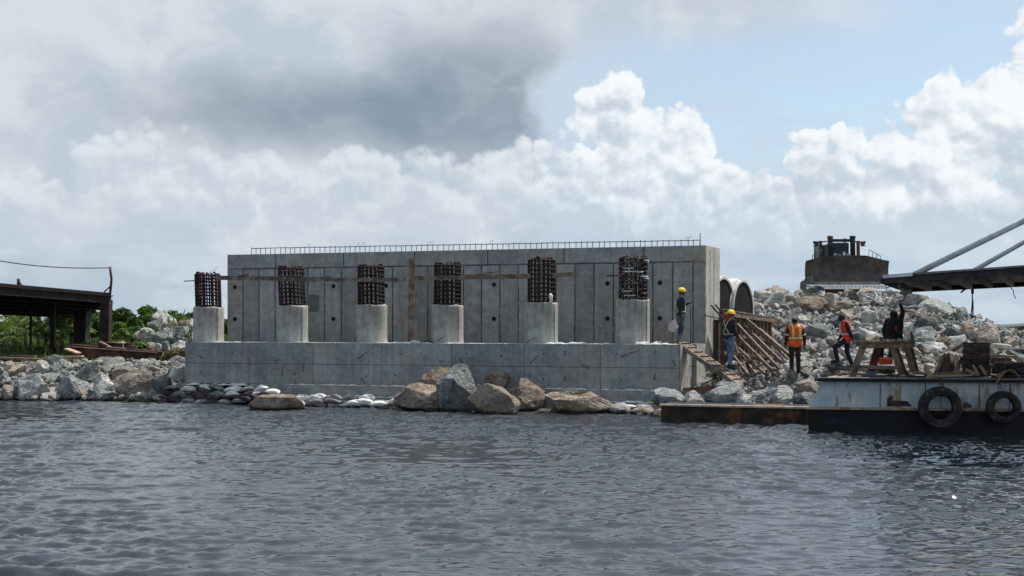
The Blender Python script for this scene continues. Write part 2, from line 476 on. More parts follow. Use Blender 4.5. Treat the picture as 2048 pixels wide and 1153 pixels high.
def concrete(name, base=(0.30, 0.31, 0.31), warm=(0.34, 0.31, 0.26), panel=None, band=None, hband=None, dark=0.55, seamw=0.02, streak=True):
    """cast concrete; panel = width of the form boards (object x), band = heights of horizontal joints (object z)"""
    m, t, b = new_mat(name)
    tcn = t.new('ShaderNodeTexCoord'); v = tcn.outputs['Object']
    x, y, z = t.sep(v)
    n1 = t.noise(v, 0.9, 8, 0.66); n2 = t.noise(v, 5.0, 8, 0.7)
    col = t.mix(t.ss(n1, 0.38, 0.60), tuple(c * 0.74 for c in base), base)
    col = t.mix(t.m('MULTIPLY', t.ss(t.noise(t.vm('MULTIPLY', v, (.6, .6, 1.6)), 1.9, 8, 0.7), 0.54, 0.66), 0.45), col, tuple(c * 1.28 for c in base))
    col = t.mix(t.m('MULTIPLY', t.ss(t.noise(t.vm('ADD', v, (17, 5, 9)), 1.3, 8, 0.72), 0.57, 0.68), 0.5), col, tuple(c * 0.5 for c in base))
    col = t.mix(t.m('MULTIPLY', t.ss(t.noise(t.vm('ADD', v, (7, 3, 1)), 0.55, 5, 0.6), 0.45, 0.65), 0.6), col, warm)
    if streak:
        st = t.noise(t.vm('MULTIPLY', v, (7, 7, 0.45)), 1.0, 6, 0.65)
        k = t.ss(st, 0.32, 0.68, 0.88, 1.08)
        col = t.mix(1.0, col, t.xyz(k, k, k), 'MULTIPLY')
    k = t.ss(n2, 0.28, 0.72, 0.82, 1.14)
    col = t.mix(1.0, col, t.xyz(k, k, k), 'MULTIPLY')
    seam = None
    wob = t.m('MULTIPLY', t.m('SUBTRACT', t.noise(t.vm('MULTIPLY', v, (1, 1, 1)), 2.2, 4, 0.6), 0.5), 0.05)
    if panel:
        xx = t.m('DIVIDE', t.m('ADD', x, wob), panel)
        fr = t.m('FRACT', xx); idx = t.m('FLOOR', xx)
        wn = t.new('ShaderNodeTexWhiteNoise', noise_dimensions='1D'); t.put(wn.inputs['W'], idx)
        kk = t.lin(wn.outputs['Value'], 0, 1, 0.86, 1.10)
        kk = t.m('MAXIMUM', kk, 0.0)
        wide = t.m('MULTIPLY', t.m('SUBTRACT', 0.5, t.m('ABSOLUTE', t.m('SUBTRACT', fr, 0.5))), panel)
        seam = t.ss(wide, seamw, seamw * 0.3)
        if hband is not None:
            up = t.ss(z, hband - 0.004, hband + 0.004)
            seam = t.m('MULTIPLY', seam, t.m('SUBTRACT', 1.0, up))
            xu = t.m('DIVIDE', t.m('ADD', x, 0.7), panel * 4.1)
            fu = t.m('MULTIPLY', t.m('SUBTRACT', 0.5, t.m('ABSOLUTE', t.m('SUBTRACT', t.m('FRACT', xu), 0.5))), panel * 4.1)
            seam = t.m('MAXIMUM', seam, t.m('MULTIPLY', t.ss(fu, seamw, seamw * 0.3), up))
            kk = t.m('ADD', t.m('MULTIPLY', kk, t.m('SUBTRACT', 1.0, up)), t.m('MULTIPLY', up, 0.97))
        col = t.mix(1.0, col, t.xyz(kk, kk, kk), 'MULTIPLY')
    for hz_ in (band or []):
        dd = t.m('ABSOLUTE', t.m('SUBTRACT', t.m('ADD', z, t.m('MULTIPLY', wob, 0.6)), hz_))
        s2 = t.ss(dd, seamw * 1.1, seamw * 0.35)
        seam = s2 if seam is None else t.m('MAXIMUM', seam, s2)
    if seam is not None:
        seam = t.m('MULTIPLY', seam, t.ss(t.noise(v, 1.8, 4, 0.6), 0.30, 0.52, 0.35, 1.0))
        col = t.mix(t.m('MULTIPLY', seam, dark), col, (0.045, 0.045, 0.045))
    if name == 'pier_concrete':
        st3 = t.noise(t.vm('MULTIPLY', v, (9, 9, 0.9)), 1.0, 6, 0.7)
        top = t.ss(t.sep(t.new('ShaderNodeNewGeometry').outputs['Position'])[2], 2.6, 3.45)
        col = t.mix(t.m('MULTIPLY', t.m('MULTIPLY', top, t.ss(st3, 0.50, 0.60)), 0.55), col, (0.15, 0.095, 0.065))
        col = t.mix(t.m('MULTIPLY', t.ss(t.noise(t.vm('ADD', v, (3, 9, 2)), 1.6, 7, 0.7), 0.55, 0.62), 0.5), col, (0.46, 0.45, 0.42))
    # air holes and small stains
    pit = t.voro(v, 7.0, 'F1')
    wn2 = t.noise(v, 1.3, 3, 0.5)
    pf = t.m('MULTIPLY', t.ss(pit, 0.17, 0.09), t.ss(wn2, 0.46, 0.56))
    col = t.mix(t.m('MULTIPLY', pf, 0.75), col, (0.05, 0.05, 0.05))
    t.put(b.inputs['Base Color'], col)
    b.inputs['Roughness'].default_value = 0.85; b.inputs['Specular IOR Level'].default_value = 0.25
    bn = t.new('ShaderNodeBump'); bn.inputs['Strength'].default_value = 0.35; bn.inputs['Distance'].default_value = 0.02
    h = t.m('ADD', n2, t.m('MULTIPLY', t.noise(v, 22, 5, 0.6), 0.3))
    if seam is not None: h = t.m('SUBTRACT', h, t.m('MULTIPLY', seam, 1.6))
    t.put(bn.inputs['Height'], h); t.l.new(bn.outputs[0], b.inputs['Normal'])
    return m


M = {}
M['rock_pale'] = rock_mat('rock_pale', (0.56, 0.55, 0.515), (0.32, 0.325, 0.315), (0.35, 0.325, 0.275))
M['rock_grey'] = rock_mat('rock_grey', (0.30, 0.315, 0.31), (0.14, 0.155, 0.16), (0.42, 0.42, 0.39))
M['rock_beige'] = rock_mat('rock_beige', (0.41, 0.355, 0.29), (0.24, 0.20, 0.16), (0.45, 0.40, 0.34))
M['rock_brown'] = rock_mat('rock_brown', (0.27, 0.215, 0.17), (0.13, 0.10, 0.08), (0.34, 0.285, 0.23), 1.9)
M['rock_tan'] = rock_mat('rock_tan', (0.33, 0.28, 0.225), (0.19, 0.155, 0.12), (0.38, 0.33, 0.27), 1.9)
M['rock_dark'] = rock_mat('rock_dark', (0.17, 0.185, 0.185), (0.075, 0.085, 0.09), (0.25, 0.245, 0.22))
M['rock_red'] = rock_mat('rock_red', (0.42, 0.27, 0.20), (0.26, 0.12, 0.09), (0.46, 0.34, 0.27))
M['soil'] = rock_mat('soil', (0.22, 0.205, 0.18), (0.10, 0.097, 0.088), (0.30, 0.28, 0.245), 1.1)
def _green(m):
    t = NT(m.node_tree); b = m.node_tree.nodes['Principled BSDF']
    old = b.inputs['Base Color'].links[0].from_socket
    p = t.new('ShaderNodeNewGeometry').outputs['Position']
    x, y, z = t.sep(p)
    f = t.ss(t.m('ADD', y, t.m('MULTIPLY', t.noise(p, 0.3, 5, 0.6), 6.0)), 48, 53)
    f = t.m('MULTIPLY', f, t.ss(x, -11, -13.5))
    f = t.m('MAXIMUM', f, t.ss(y, 66, 75))
    gcol = t.mix(t.ss(t.noise(p, 1.4, 6, 0.65), 0.4, 0.6), (0.05, 0.075, 0.025), (0.13, 0.14, 0.06))
    t.put(b.inputs['Base Color'], t.mix(f, old, gcol))
_green(M['soil'])
M['wall'] = concrete('wall_concrete', (0.325, 0.325, 0.318), (0.35, 0.31, 0.25), panel=0.66, hband=4.70, band=[4.70], dark=0.92, seamw=0.034)
M['cap'] = concrete('cap_concrete', (0.295, 0.302, 0.305), (0.32, 0.295, 0.25), panel=2.45, band=[1.33], dark=0.55, seamw=0.020)
M['pier'] = concrete('pier_concrete', (0.39, 0.38, 0.35), (0.40, 0.355, 0.285), dark=0.5)
M['wing'] = concrete('wing_concrete', (0.46, 0.45, 0.42), (0.46, 0.42, 0.35), dark=0.5)
M['blind'] = basic('blinding_concrete', (0.36, 0.35, 0.33), (0.22, 0.22, 0.21), 3.0, 0.9, 0.5)
M['mortar'] = basic('mortar', (0.72, 0.72, 0.70), (0.52, 0.52, 0.50), 8, 0.9, 0.5)
M['hole'] = basic('hole_dark', (0.012, 0.012, 0.012), None, 4, 0.9, 0)
M['rust'] = basic('rusty_rebar', (0.042, 0.019, 0.015), (0.014, 0.009, 0.009), 14, 0.8, 0.4, rnd=0.3)
M['rust_grey'] = basic('cement_splashed_rebar', (0.22, 0.20, 0.19), (0.022, 0.013, 0.012), 11, 0.85, 0.4, lo=0.52, hi=0.60)
M['steel_rust'] = basic('rusty_steel', (0.085, 0.042, 0.030), (0.032, 0.018, 0.014), 3, 0.8, 0.3, c3=(0.14, 0.075, 0.05))
M['steel_dark'] = basic('dark_painted_steel', (0.016, 0.011, 0.010), (0.009, 0.007, 0.007), 2.5, 0.7, 0.25, c3=(0.028, 0.014, 0.012))
M['wood_pale'] = basic('fresh_timber', (0.50, 0.38, 0.26), (0.34, 0.24, 0.16), 3, 0.8, 0.3, stretch=(1, 1, 1))
M['wood_grey'] = basic('weathered_timber', (0.20, 0.16, 0.125), (0.095, 0.073, 0.056), 4, 0.85, 0.4, c3=(0.27, 0.225, 0.18))
M['wood_dark'] = basic('dark_timber', (0.085, 0.062, 0.052), (0.035, 0.027, 0.024), 5, 0.85, 0.4, c3=(0.13, 0.06, 0.065))
M['wood_brown'] = basic('brown_form_ply', (0.155, 0.075, 0.045), (0.075, 0.036, 0.024), 3, 0.8, 0.3, c3=(0.22, 0.13, 0.085))
M['wood_lit'] = basic('form_lumber', (0.25, 0.185, 0.14), (0.125, 0.088, 0.065), 4, 0.85, 0.3)
M['pipe'] = basic('pipe_concrete', (0.60, 0.59, 0.56), (0.47, 0.465, 0.44), 2.0, 0.8, 0.2)
M['rubber'] = basic('tyre_rubber', (0.030, 0.029, 0.028), (0.016, 0.016, 0.016), 7, 0.75, 0.35, c3=(0.085, 0.078, 0.07))
M['rope'] = basic('rope', (0.12, 0.095, 0.07), (0.05, 0.04, 0.03), 30, 0.9, 0.3)
M['rope_tan'] = basic('tan_rope', (0.36, 0.23, 0.12), (0.20, 0.12, 0.065), 20, 0.9, 0.3)
M['wire'] = basic('wire', (0.05, 0.05, 0.055), None, 8, 0.7, 0)
M['white_tube'] = basic('white_painted_tube', (0.60, 0.62, 0.64), (0.42, 0.44, 0.46), 3, 0.5, 0.1)
M['deck_dark'] = basic('ramp_steel', (0.030, 0.027, 0.030), (0.014, 0.013, 0.015), 3, 0.6, 0.3, c3=(0.06, 0.045, 0.04))
M['grey_paint'] = basic('grey_ramp_paint', (0.20, 0.20, 0.205), (0.11, 0.11, 0.115), 4, 0.7, 0.2)
M['sack_white'] = basic('white_sack', (0.72, 0.70, 0.67), (0.48, 0.46, 0.43), 6, 0.85, 0.5)
M['sack_purple'] = basic('dark_purple_sack', (0.055, 0.036, 0.044), (0.022, 0.016, 0.02), 5, 0.8, 0.5, c3=(0.11, 0.09, 0.095))
M['sack_grey'] = basic('grey_sack', (0.24, 0.235, 0.235), (0.12, 0.115, 0.12), 5, 0.85, 0.5)
M['blade'] = basic('dozer_blade_steel', (0.085, 0.080, 0.078), (0.050, 0.046, 0.045), 2.6, 0.6, 0.35, c3=(0.12, 0.09, 0.068))
M['blade_edge'] = basic('worn_cutting_edge', (0.80, 0.79, 0.77), (0.62, 0.61, 0.59), 4, 0.5, 0.2)
M['blade_mid'] = basic('scraped_steel', (0.25, 0.235, 0.21), (0.15, 0.14, 0.125), 4, 0.6, 0.3)
M['machine_dark'] = basic('machine_dark', (0.022, 0.034, 0.038), (0.012, 0.016, 0.02), 5, 0.55, 0.1)
M['machine_teal'] = basic('machine_teal_dark', (0.025, 0.075, 0.085), (0.016, 0.04, 0.05), 4, 0.4, 0.1)
M['machine_brown'] = basic('machine_brown', (0.16, 0.085, 0.045), (0.07, 0.04, 0.03), 5, 0.6, 0.2)
M['lamp'] = basic('lamp_lens', (0.30, 0.52, 0.50), (0.20, 0.36, 0.36), 6, 0.3, 0.0)
M['orange_plastic'] = basic('orange_plastic', (0.75, 0.13, 0.03), (0.55, 0.08, 0.02), 6, 0.5, 0.1)
M['blue_tarp'] = basic('blue_tarp', (0.10, 0.14, 0.23), (0.05, 0.07, 0.12), 5, 0.7, 0.3)
M['roof'] = basic('roof_sheet', (0.06, 0.063, 0.068), (0.04, 0.042, 0.046), 3, 0.7, 0.1)
M['shed'] = basic('shed_wall', (0.17, 0.15, 0.125), (0.12, 0.105, 0.09), 3, 0.8, 0.2)
M['red_paint'] = basic('dull_red_paint', (0.24, 0.06, 0.04), (0.14, 0.035, 0.03), 4, 0.7, 0.1)
M['bark'] = basic('bark', (0.09, 0.07, 0.05), (0.045, 0.036, 0.028), 6, 0.9, 0.4)
def leaf_mat(name, c1, c2):
    m, t, b = new_mat(name)
    tcn = t.new('ShaderNodeTexCoord')
    f = t.ss(t.noise(tcn.outputs['Object'], 1.6, 5, 0.6), 0.38, 0.62)
    f2 = t.ss(t.noise(tcn.outputs['Object'], 14, 2, 0.6), 0.35, 0.65, 0.72, 1.3)
    col = t.mix(1.0, t.mix(f, c2, c1), t.xyz(f2, f2, f2), 'MULTIPLY')
    t.put(b.inputs['Base Color'], col)
    b.inputs['Roughness'].default_value = 0.6; b.inputs['Specular IOR Level'].default_value = 0.25
    tr = t.new('ShaderNodeBsdfTranslucent'); t.put(tr.inputs[0], t.mix(1.0, col, (1.1, 1.4, 0.6), 'MULTIPLY'))
    mx = t.new('ShaderNodeMixShader'); mx.inputs[0].default_value = 0.3
    t.l.new(b.outputs[0], mx.inputs[1]); t.l.new(tr.outputs[0], mx.inputs[2])
    t.l.new(mx.outputs[0], m.node_tree.nodes['Material Output'].inputs[0])
    return m
M['leaf_a'] = leaf_mat('leaf_dark', (0.075, 0.125, 0.035), (0.030, 0.060, 0.020))
M['leaf_b'] = leaf_mat('leaf_fresh', (0.13, 0.19, 0.045), (0.055, 0.10, 0.028))
M['leaf_c'] = leaf_mat('leaf_olive', (0.14, 0.15, 0.06), (0.055, 0.068, 0.03))
M['leaf_dry'] = leaf_mat('leaf_dry', (0.26, 0.21, 0.13), (0.12, 0.10, 0.06))

# painted barge side: pale blue paint, rust bleeding, chips
def hull_mat():
    m, t, b = new_mat('pale_blue_hull_paint')
    tcn = t.new('ShaderNodeTexCoord'); v = tcn.outputs['Object']
    n1 = t.noise(v, 1.6, 7, 0.6)
    col = t.mix(t.ss(n1, 0.35, 0.65), (0.38, 0.44, 0.50), (0.54, 0.58, 0.62))
    st = t.noise(t.vm('MULTIPLY', v, (5.5, 5.5, 0.8)), 1.0, 7, 0.7)
    col = t.mix(t.m('MULTIPLY', t.ss(st, 0.50, 0.56), 0.6), col, (0.46, 0.47, 0.44))
    rs = t.noise(t.vm('MULTIPLY', v, (2.6, 2.6, 0.5)), 1.3, 8, 0.72)
    col = t.mix(t.m('MULTIPLY', t.ss(rs, 0.535, 0.575), 0.85), col, (0.27, 0.18, 0.09))
    ch = t.noise(v, 9.0, 6, 0.7)
    col = t.mix(t.ss(ch, 0.635, 0.66), col, (0.05, 0.035, 0.03))
    x, y, z = t.sep(v)
    row = t.ss(t.m('ABSOLUTE', t.m('SUBTRACT', z, 0.36)), 0.012, 0.004)
    col = t.mix(t.m('MULTIPLY', row, 0.5), col, (0.13, 0.15, 0.18))
    t.put(b.inputs['Base Color'], col)
    b.inputs['Roughness'].default_value = 0.6
    bn = t.new('ShaderNodeBump'); bn.inputs['Strength'].default_value = 0.3; bn.inputs['Distance'].default_value = 0.02
    t.put(bn.inputs['Height'], t.m('SUBTRACT', n1, t.m('MULTIPLY', row, 0.6))); t.l.new(bn.outputs[0], b.inputs['Normal'])
    return m
M['hull_blue'] = hull_mat()
M['hull_navy'] = basic('dark_navy_lower_hull', (0.007, 0.008, 0.014), (0.005, 0.005, 0.006), 1.4, 0.6, 0.2, c3=(0.020, 0.014, 0.012))
M['hull_rail'] = basic('worn_rubbing_strake', (0.40, 0.33, 0.28), (0.22, 0.15, 0.11), 4, 0.8, 0.4)
M['deck'] = basic('barge_deck', (0.26, 0.235, 0.205), (0.14, 0.12, 0.10), 2.5, 0.85, 0.3, c3=(0.34, 0.31, 0.27))
M['pontoon'] = basic('rusty_pontoon', (0.040, 0.025, 0.018), (0.012, 0.010, 0.010), 2.6, 0.7, 0.3, c3=(0.17, 0.075, 0.033))
M['pontoon_top'] = basic('pontoon_edge', (0.50, 0.44, 0.38), (0.33, 0.27, 0.22), 5, 0.85, 0.3)

# water
def water_mat():
    m, t, b = new_mat('water')
    geo = t.new('ShaderNodeNewGeometry')
    p = geo.outputs['Position']
    b.inputs['Base Color'].default_value = (0.036, 0.041, 0.048, 1)
    b.inputs['Roughness'].default_value = 0.02
    b.inputs['IOR'].default_value = 1.62
    b.inputs['Specular IOR Level'].default_value = 0.5
    n1 = t.noise(t.vm('MULTIPLY', p, (0.8, 1.9, 1)), 2.2, 4, 0.5, dist=0.3)
    n2 = t.noise(t.vm('MULTIPLY', p, (1.0, 1.9, 1)), 11.0, 3, 0.55)
    bn = t.new('ShaderNodeBump'); bn.inputs['Strength'].default_value = 1.0; bn.inputs['Distance'].default_value = 0.007
    t.put(bn.inputs['Height'], t.m('ADD', t.m('MULTIPLY', n1, 0.9), t.m('MULTIPLY', n2, 0.35)))
    t.l.new(bn.outputs[0], b.inputs['Normal'])
    return m
M['water'] = water_mat()

# ------------------------------------------------------------------ terrain
SX = np.array([-400, -60, -18, -12, -9, -4, 0, 4, 8, 12, 20, 40, 400.0])
SY = np.array([44, 42, 40.3, 39.7, 38.3, 36.6, 35.4, 34.2, 33.4, 33.2, 33.0, 33, 40.0])
ANG = math.atan2(-5.0, 16.41)
UU = Vector((math.cos(ANG), math.sin(ANG), 0)); NN = Vector((-math.sin(ANG), math.cos(ANG), 0))
O0 = Vector((-11.32, 40.0, 0)); LCAP = 17.15
def sst(x, a, b):
    t = np.clip((x - a) / (b - a), 0, 1); return t * t * (3 - 2 * t)
_ph = rng.uniform(0, 6.28, (3, 14)); _fr = rng.uniform(0.3, 2.6, (2, 14)) * rng.choice([-1, 1], (2, 14))
def lump(x, y):
    o = 0
    for k in range(14):
        f = math.hypot(_fr[0, k], _fr[1, k])
        o = o + np.sin(_fr[0, k] * x + _fr[1, k] * y + _ph[0, k]) / (1 + f)
    return o * 0.33
def terrain(x, y):
    x = np.asarray(x, float); y = np.asarray(y, float)
    t = y - np.interp(x, SX, SY)
    plat = 1.16
    run = 4.2 - 1.4 * sst(x, 5, 8)
    h = np.where(t > 0, plat * sst(t, -0.6, run), np.maximum(0.42 * t - 0.05, -2.0))
    s = (x - O0.x) * UU.x + (y - O0.y) * UU.y; d = (x - O0.x) * NN.x + (y - O0.y) * NN.y
    inside = sst(s, -0.9, 0.1) * (1 - sst(s, LCAP - 0.3, LCAP + 1.8)) * (1 - sst(d, 0.4, 3.0))
    low = np.where(t > 0, 0.14 + 0.11 * np.minimum(t, 3), h)
    h = h * (1 - inside) + np.minimum(h, low) * inside
    fx = np.maximum(0, x - 18.2) * 0.62 + np.maximum(0, 9.8 - x) * 0.40
    fy = np.maximum(0, 51.5 - y) * 0.25 + np.maximum(0, y - 61) * 0.3
    md = 3.84 - np.sqrt(fx ** 2 + fy ** 2) + lump(x, y) * 0.20
    h = np.where(md > h, h + (md - h) * sst(md - h, 0, 0.5), h)
    pl = 2.75 - 0.62 * np.sqrt(((x + 14.5) / 1.05) ** 2 + ((y - 50.2) / 1.1) ** 2)
    h = np.maximum(h, pl)
    pl = 2.35 - 0.30 * np.sqrt(((x - 19.8)) ** 2 + ((y - 46) / 1.3) ** 2)
    h = np.maximum(h, np.where(y > 38, pl, -9))
    return h + lump(x * 1.7, y * 1.7) * 0.07 * sst(t, -0.5, 2)
def hit(px, py, D0=30.0):
    """where the sight line through a photo pixel meets the ground"""
    for D in np.arange(D0, 120, 0.1):
        if WZ(py, D) <= float(terrain(WX(px, D), D)): return D
    return 60.0

def axis(parts):
    out = []
    for a, b, st in parts: out.extend(list(np.arange(a, b, st)))
    return np.array(out)
def np_grid_mesh(name, xs, ys, zfun, mat, smooth=True):
    Xg, Yg = np.meshgrid(xs, ys, indexing='ij')
    Zg = zfun(Xg, Yg)
    nx, ny = len(xs), len(ys)
    co = np.stack([Xg, Yg, Zg], -1).reshape(-1, 3)
    i = np.arange(nx - 1)[:, None]; j = np.arange(ny - 1)[None, :]
    a = (i * ny + j); f = np.stack([a, a + ny, a + ny + 1, a + 1], -1).reshape(-1, 4)
    return np_mesh(name, co, f, [mat], smooth=smooth)
def np_mesh(name, co, f, mats, mi=None, smooth=False):
    me = bpy.data.meshes.new(name)
    n = f.shape[1]
    me.vertices.add(len(co)); me.vertices.foreach_set('co', co.astype(np.float32).ravel())
    me.loops.add(f.size); me.loops.foreach_set('vertex_index', f.astype(np.int32).ravel())
    me.polygons.add(len(f)); me.polygons.foreach_set('loop_start', np.arange(0, f.size, n, dtype=np.int32))
    try: me.polygons.foreach_set('loop_total', np.full(len(f), n, dtype=np.int32))
    except Exception: pass
    for m in mats: me.materials.append(m)
    if mi is not None: me.polygons.foreach_set('material_index', np.asarray(mi, dtype=np.int32))
    me.polygons.foreach_set('use_smooth', np.full(len(f), smooth))
    me.update(calc_edges=True); me.validate()
    return me
def link(name, me, loc=(0, 0, 0), label=None, cat=None, group=None, kind=None, parent=None):
    o = bpy.data.objects.new(name, me); COL.objects.link(o); o.location = loc
    if parent: o.parent = parent
    return props(o, label, cat, group, kind)

xs = axis([(-6000, -400, 700), (-400, -40, 20), (-40, -24, 1), (-24, 26, 0.2), (26, 60, 1.5), (60, 400, 20), (400, 6001, 700)])
ys = axis([(20, 31, 1.0), (31, 66, 0.2), (66, 120, 2), (120, 500, 25), (500, 12001, 900)])
link('ground', np_grid_mesh('ground', xs, ys, terrain, M['soil']), kind='structure')

# water surface: real waves near the camera
wv = []
for k in range(170):
    lam = float(np.exp(rng.uniform(math.log(0.17), math.log(2.2))))
    th = rng.normal(0.05, 0.55 if lam < .8 else .3)
    kk = 2 * math.pi / lam
    wv.append((kk * math.sin(th), kk * math.cos(th), (0.0037 * lam ** 0.85 if lam < .75 else 0.0024 * lam ** 0.7), rng.uniform(0, 6.28), rng.uniform(.25, .9), rng.uniform(.25, .9), rng.uniform(0, 6.28), rng.uniform(0, 6.28)))
def waves(x, y):
    z = np.zeros_like(x)
    gust = 0.85 + 0.35 * np.sin(0.35 * x + 0.6 * np.sin(0.21 * y)) * np.sin(0.28 * y + 1.3) + 0.2 * np.sin(0.9 * x + 0.5 * y)
    for (a, b, A, p, ex, ey, p1, p2) in wv:
        ph = a * x + b * y + p + 0.7 * np.sin(0.6 * x + 0.35 * y + p)
        env = (0.5 + 0.5 * np.sin(ex * x + p1 + np.sin(ey * y * .7)) * np.sin(ey * y + p2)) ** 2 * 2.2      # short crested groups
        z += A * env * (np.sin(ph) + 0.48 * np.sin(2 * ph) + 0.30 * np.sin(3 * ph) * (a * a + b * b < 330) + (0.22 * np.sin(4 * ph) + 0.17 * np.sin(5 * ph)) * (a * a + b * b < 90))      # steep side towards the viewer
    fade = 1 - sst(np.abs(x), 20, 26)
    fade = fade * (1 + 0.45 * sst(y, 22, 32))
    return z * gust * fade
xs = axis([(-6000, -400, 700), (-400, -60, 30), (-60, -24, 3), (-24, -11, 0.12), (-11, 11, 0.06), (11, 24, 0.12), (24, 60, 3), (60, 400, 30), (400, 6001, 700)])
ys = axis([(-400, -20, 30), (-20, 8, 2), (8, 11.5, 0.5), (11.5, 22, 0.04), (22, 42, 0.06), (42, 60, 3)])
link('water', np_grid_mesh('water', xs, ys, waves, M['water']), kind='structure')

# ------------------------------------------------------------------ abutment frame (s along the face, d into it)
def A(s, d, z): 
    p = O0 + UU * s + NN * d
    return Vector((p.x, p.y, z))
def S_of(px, d):
    """distance along the abutment where the sight line of a photo column meets the plane at set-back d"""
    k = (px - 1024) / F
    bx = O0.x + NN.x * d; by = O0.y + NN.y * d
    return (k * by - bx) / (UU.x - k * UU.y)
Z0, Z1, ZT = 0.65, 2.05, 5.23
ROTA = Matrix(((UU.x, NN.x, 0), (UU.y, NN.y, 0), (0, 0, 1)))
def local_part(name, mb, mats, th, label=None):
    """part whose own axes follow the abutment so its material runs along the face"""
    me = mesh_from(name, mb, mats, (0, 0, 0))
    o = bpy.data.objects.new(name, me); COL.objects.link(o); o.parent = th
    if label: o['label'] = label
    return o
ab = bpy.data.objects.new('concrete_abutment', None); COL.objects.link(ab)
ab.location = O0; ab.rotation_euler = (0, 0, ANG)
props(ab, 'long grey unfinished concrete abutment, a tall back wall on a wide pile cap', 'abutment')
def se(d): return LCAP + 0.15 * d          # right end, slightly splayed
def slab(s0, d0, d1, z0, z1, e0=0.0, s1=None):
    a = s1 if s1 is not None else None
    pts = [Vector((s0, d0, z0)), Vector(((a if a is not None else se(d0)) + e0, d0, z0)), Vector(((a if a is not None else se(d1)) + e0, d1, z0)), Vector((s0, d1, z0))]
    return MB().prism(pts, (0, 0, z1 - z0))
local_part('pile_cap', slab(0, 0, 0.93, Z0, Z1), M['cap'], ab)
local_part('pile_cap', slab(0, 0.93, 1.7, Z0, Z1 - .003, -0.10), M['cap'], ab, 'set back dark strip of the pile cap end')
local_part('pile_cap', slab(0, 1.7, 4.4, Z0, Z1 - .006), M['cap'], ab)
local_part('end_facing', MB().prism([Vector((se(0.0) + .004, 0.02, Z0 + .03)), Vector((se(0.9) + .004, 0.9, Z0 + .03)), Vector((se(0.9) + .016, 0.9, Z0 + .03)), Vector((se(0.0) + .016, 0.02, Z0 + .03))], (0, 0, 1.34)), M['wing'], ab)
local_part('end_facing', MB().prism([Vector((se(1.72) + .004, 1.72, Z0 + .03)), Vector((se(4.35) + .004, 4.35, Z0 + .03)), Vector((se(4.35) + .016, 4.35, Z0 + .03)), Vector((se(1.72) + .016, 1.72, Z0 + .03))], (0, 0, 1.34)), M['wing'], ab)
sw = S_of(455, 2.75)
local_part('back_wall', MB().prism([Vector((sw, 2.75, Z1)), Vector((se(2.75) - .02, 2.75, Z1)), Vector((se(3.25) - .02, 3.25, Z1)), Vector((sw, 3.25, Z1))], (0, 0, ZT - Z1)), M['wall'], ab)
wd = MB().prism([Vector((se(2.75) - .017, 2.753, Z1 - .25)), Vector((se(2.75) + .02, 2.753, Z1 - .25)), Vector((se(4.4) + .02, 4.4, Z1 - .25)), Vector((se(4.4) - .35, 4.4, Z1 - .25))], (0, 0, ZT - Z1 + .25 - .004))
local_part('wing_wall', wd, M['wing'], ab)
# vertical form marks on the wing wall
for k, dd in enumerate((3.22, 3.66)):
    mb = MB().box((se(dd) + .0225, dd, 3.75), (.008, .02, 2.7)); local_part('form_joint', mb, M['hole'], ab)
# ledges below the cap
bl = MB().prism([Vector((3.1, -0.16, 0.30)), Vector((se(0) + .1, -0.16, 0.30)), Vector((se(3) + .1, 3, .30)), Vector((3.1, 3, 0.30))], (0, 0, 0.346))
local_part('blinding_slab', bl, M['blind'], ab)
bl = MB().prism([Vector((5.6, -0.42, 0.02)), Vector((se(0) + .1, -0.42, 0.02)), Vector((se(3) + .15, 3, .02)), Vector((5.6, 3, 0.02))], (0, 0, 0.275))
local_part('blinding_slab', bl, M['blind'], ab)
rr = random.Random(5)
def crust(s0, s1, d, z, wdt, hgt, seg=0.06):
    """ragged bead of spilled mortar along an edge"""
    def fn(u, v):
        s = s0 + (s1 - s0) * u
        q = 0.55 + 0.45 * math.sin(s * 5.3 + d) * math.sin(s * 2.1) + 0.25 * math.sin(s * 17)
        a = math.pi * v
        k = max(0.12, q) * (0.15 + 0.85 * min(1, 12 * min(u, 1 - u)))
        return (s, d - math.cos(a) * wdt * (0.6 + 0.4 * k), z + math.sin(a) * hgt * k - 0.004)
    return MB().grid(fn, max(8, int((s1 - s0) / seg)), 5)
for (a, b, d, z, wq, hq) in ((S_of(400, .05), S_of(540, .05), .06, Z1, .06, .03), (S_of(620, .05), S_of(700, .05), .06, Z1, .05, .025), (S_of(755, .05), S_of(865, .05), .05, Z1, .06, .05),
                             (S_of(885, .05), S_of(1015, .05), .05, Z1, .05, .025), (S_of(1083, .05), S_of(1225, .05), .06, Z1, .09, .07), (S_of(1270, .05), S_of(1355, .05), .07, Z1, .10, .09),
                             (4.0, 8.4, -.12, .647, .06, .05), (12.2, 17.0, -.12, .647, .06, .045), (0.1, 3.3, -.10, .60, .16, .07), (6.0, 9.0, -.38, .295, .06, .04), (15.0, 17.2, -.38, .295, .08, .06)):
    local_part('mortar_crust', crust(a, b, d, z, wq, hq), M['mortar'], ab)
# small form tie holes in the cap face
for k in range(14):
    for zz in (.98, 1.72):
        s_ = .6 + 1.22 * k + rr.uniform(-.12, .12)
        local_part('tie_hole', MB().lathe([(0.0, 0.0), (rr.uniform(.016, .028), 0.001)], (s_, -.004, zz + rr.uniform(-.05, .05)), (0, 1, 0), 8, smooth=False), M['hole'], ab)
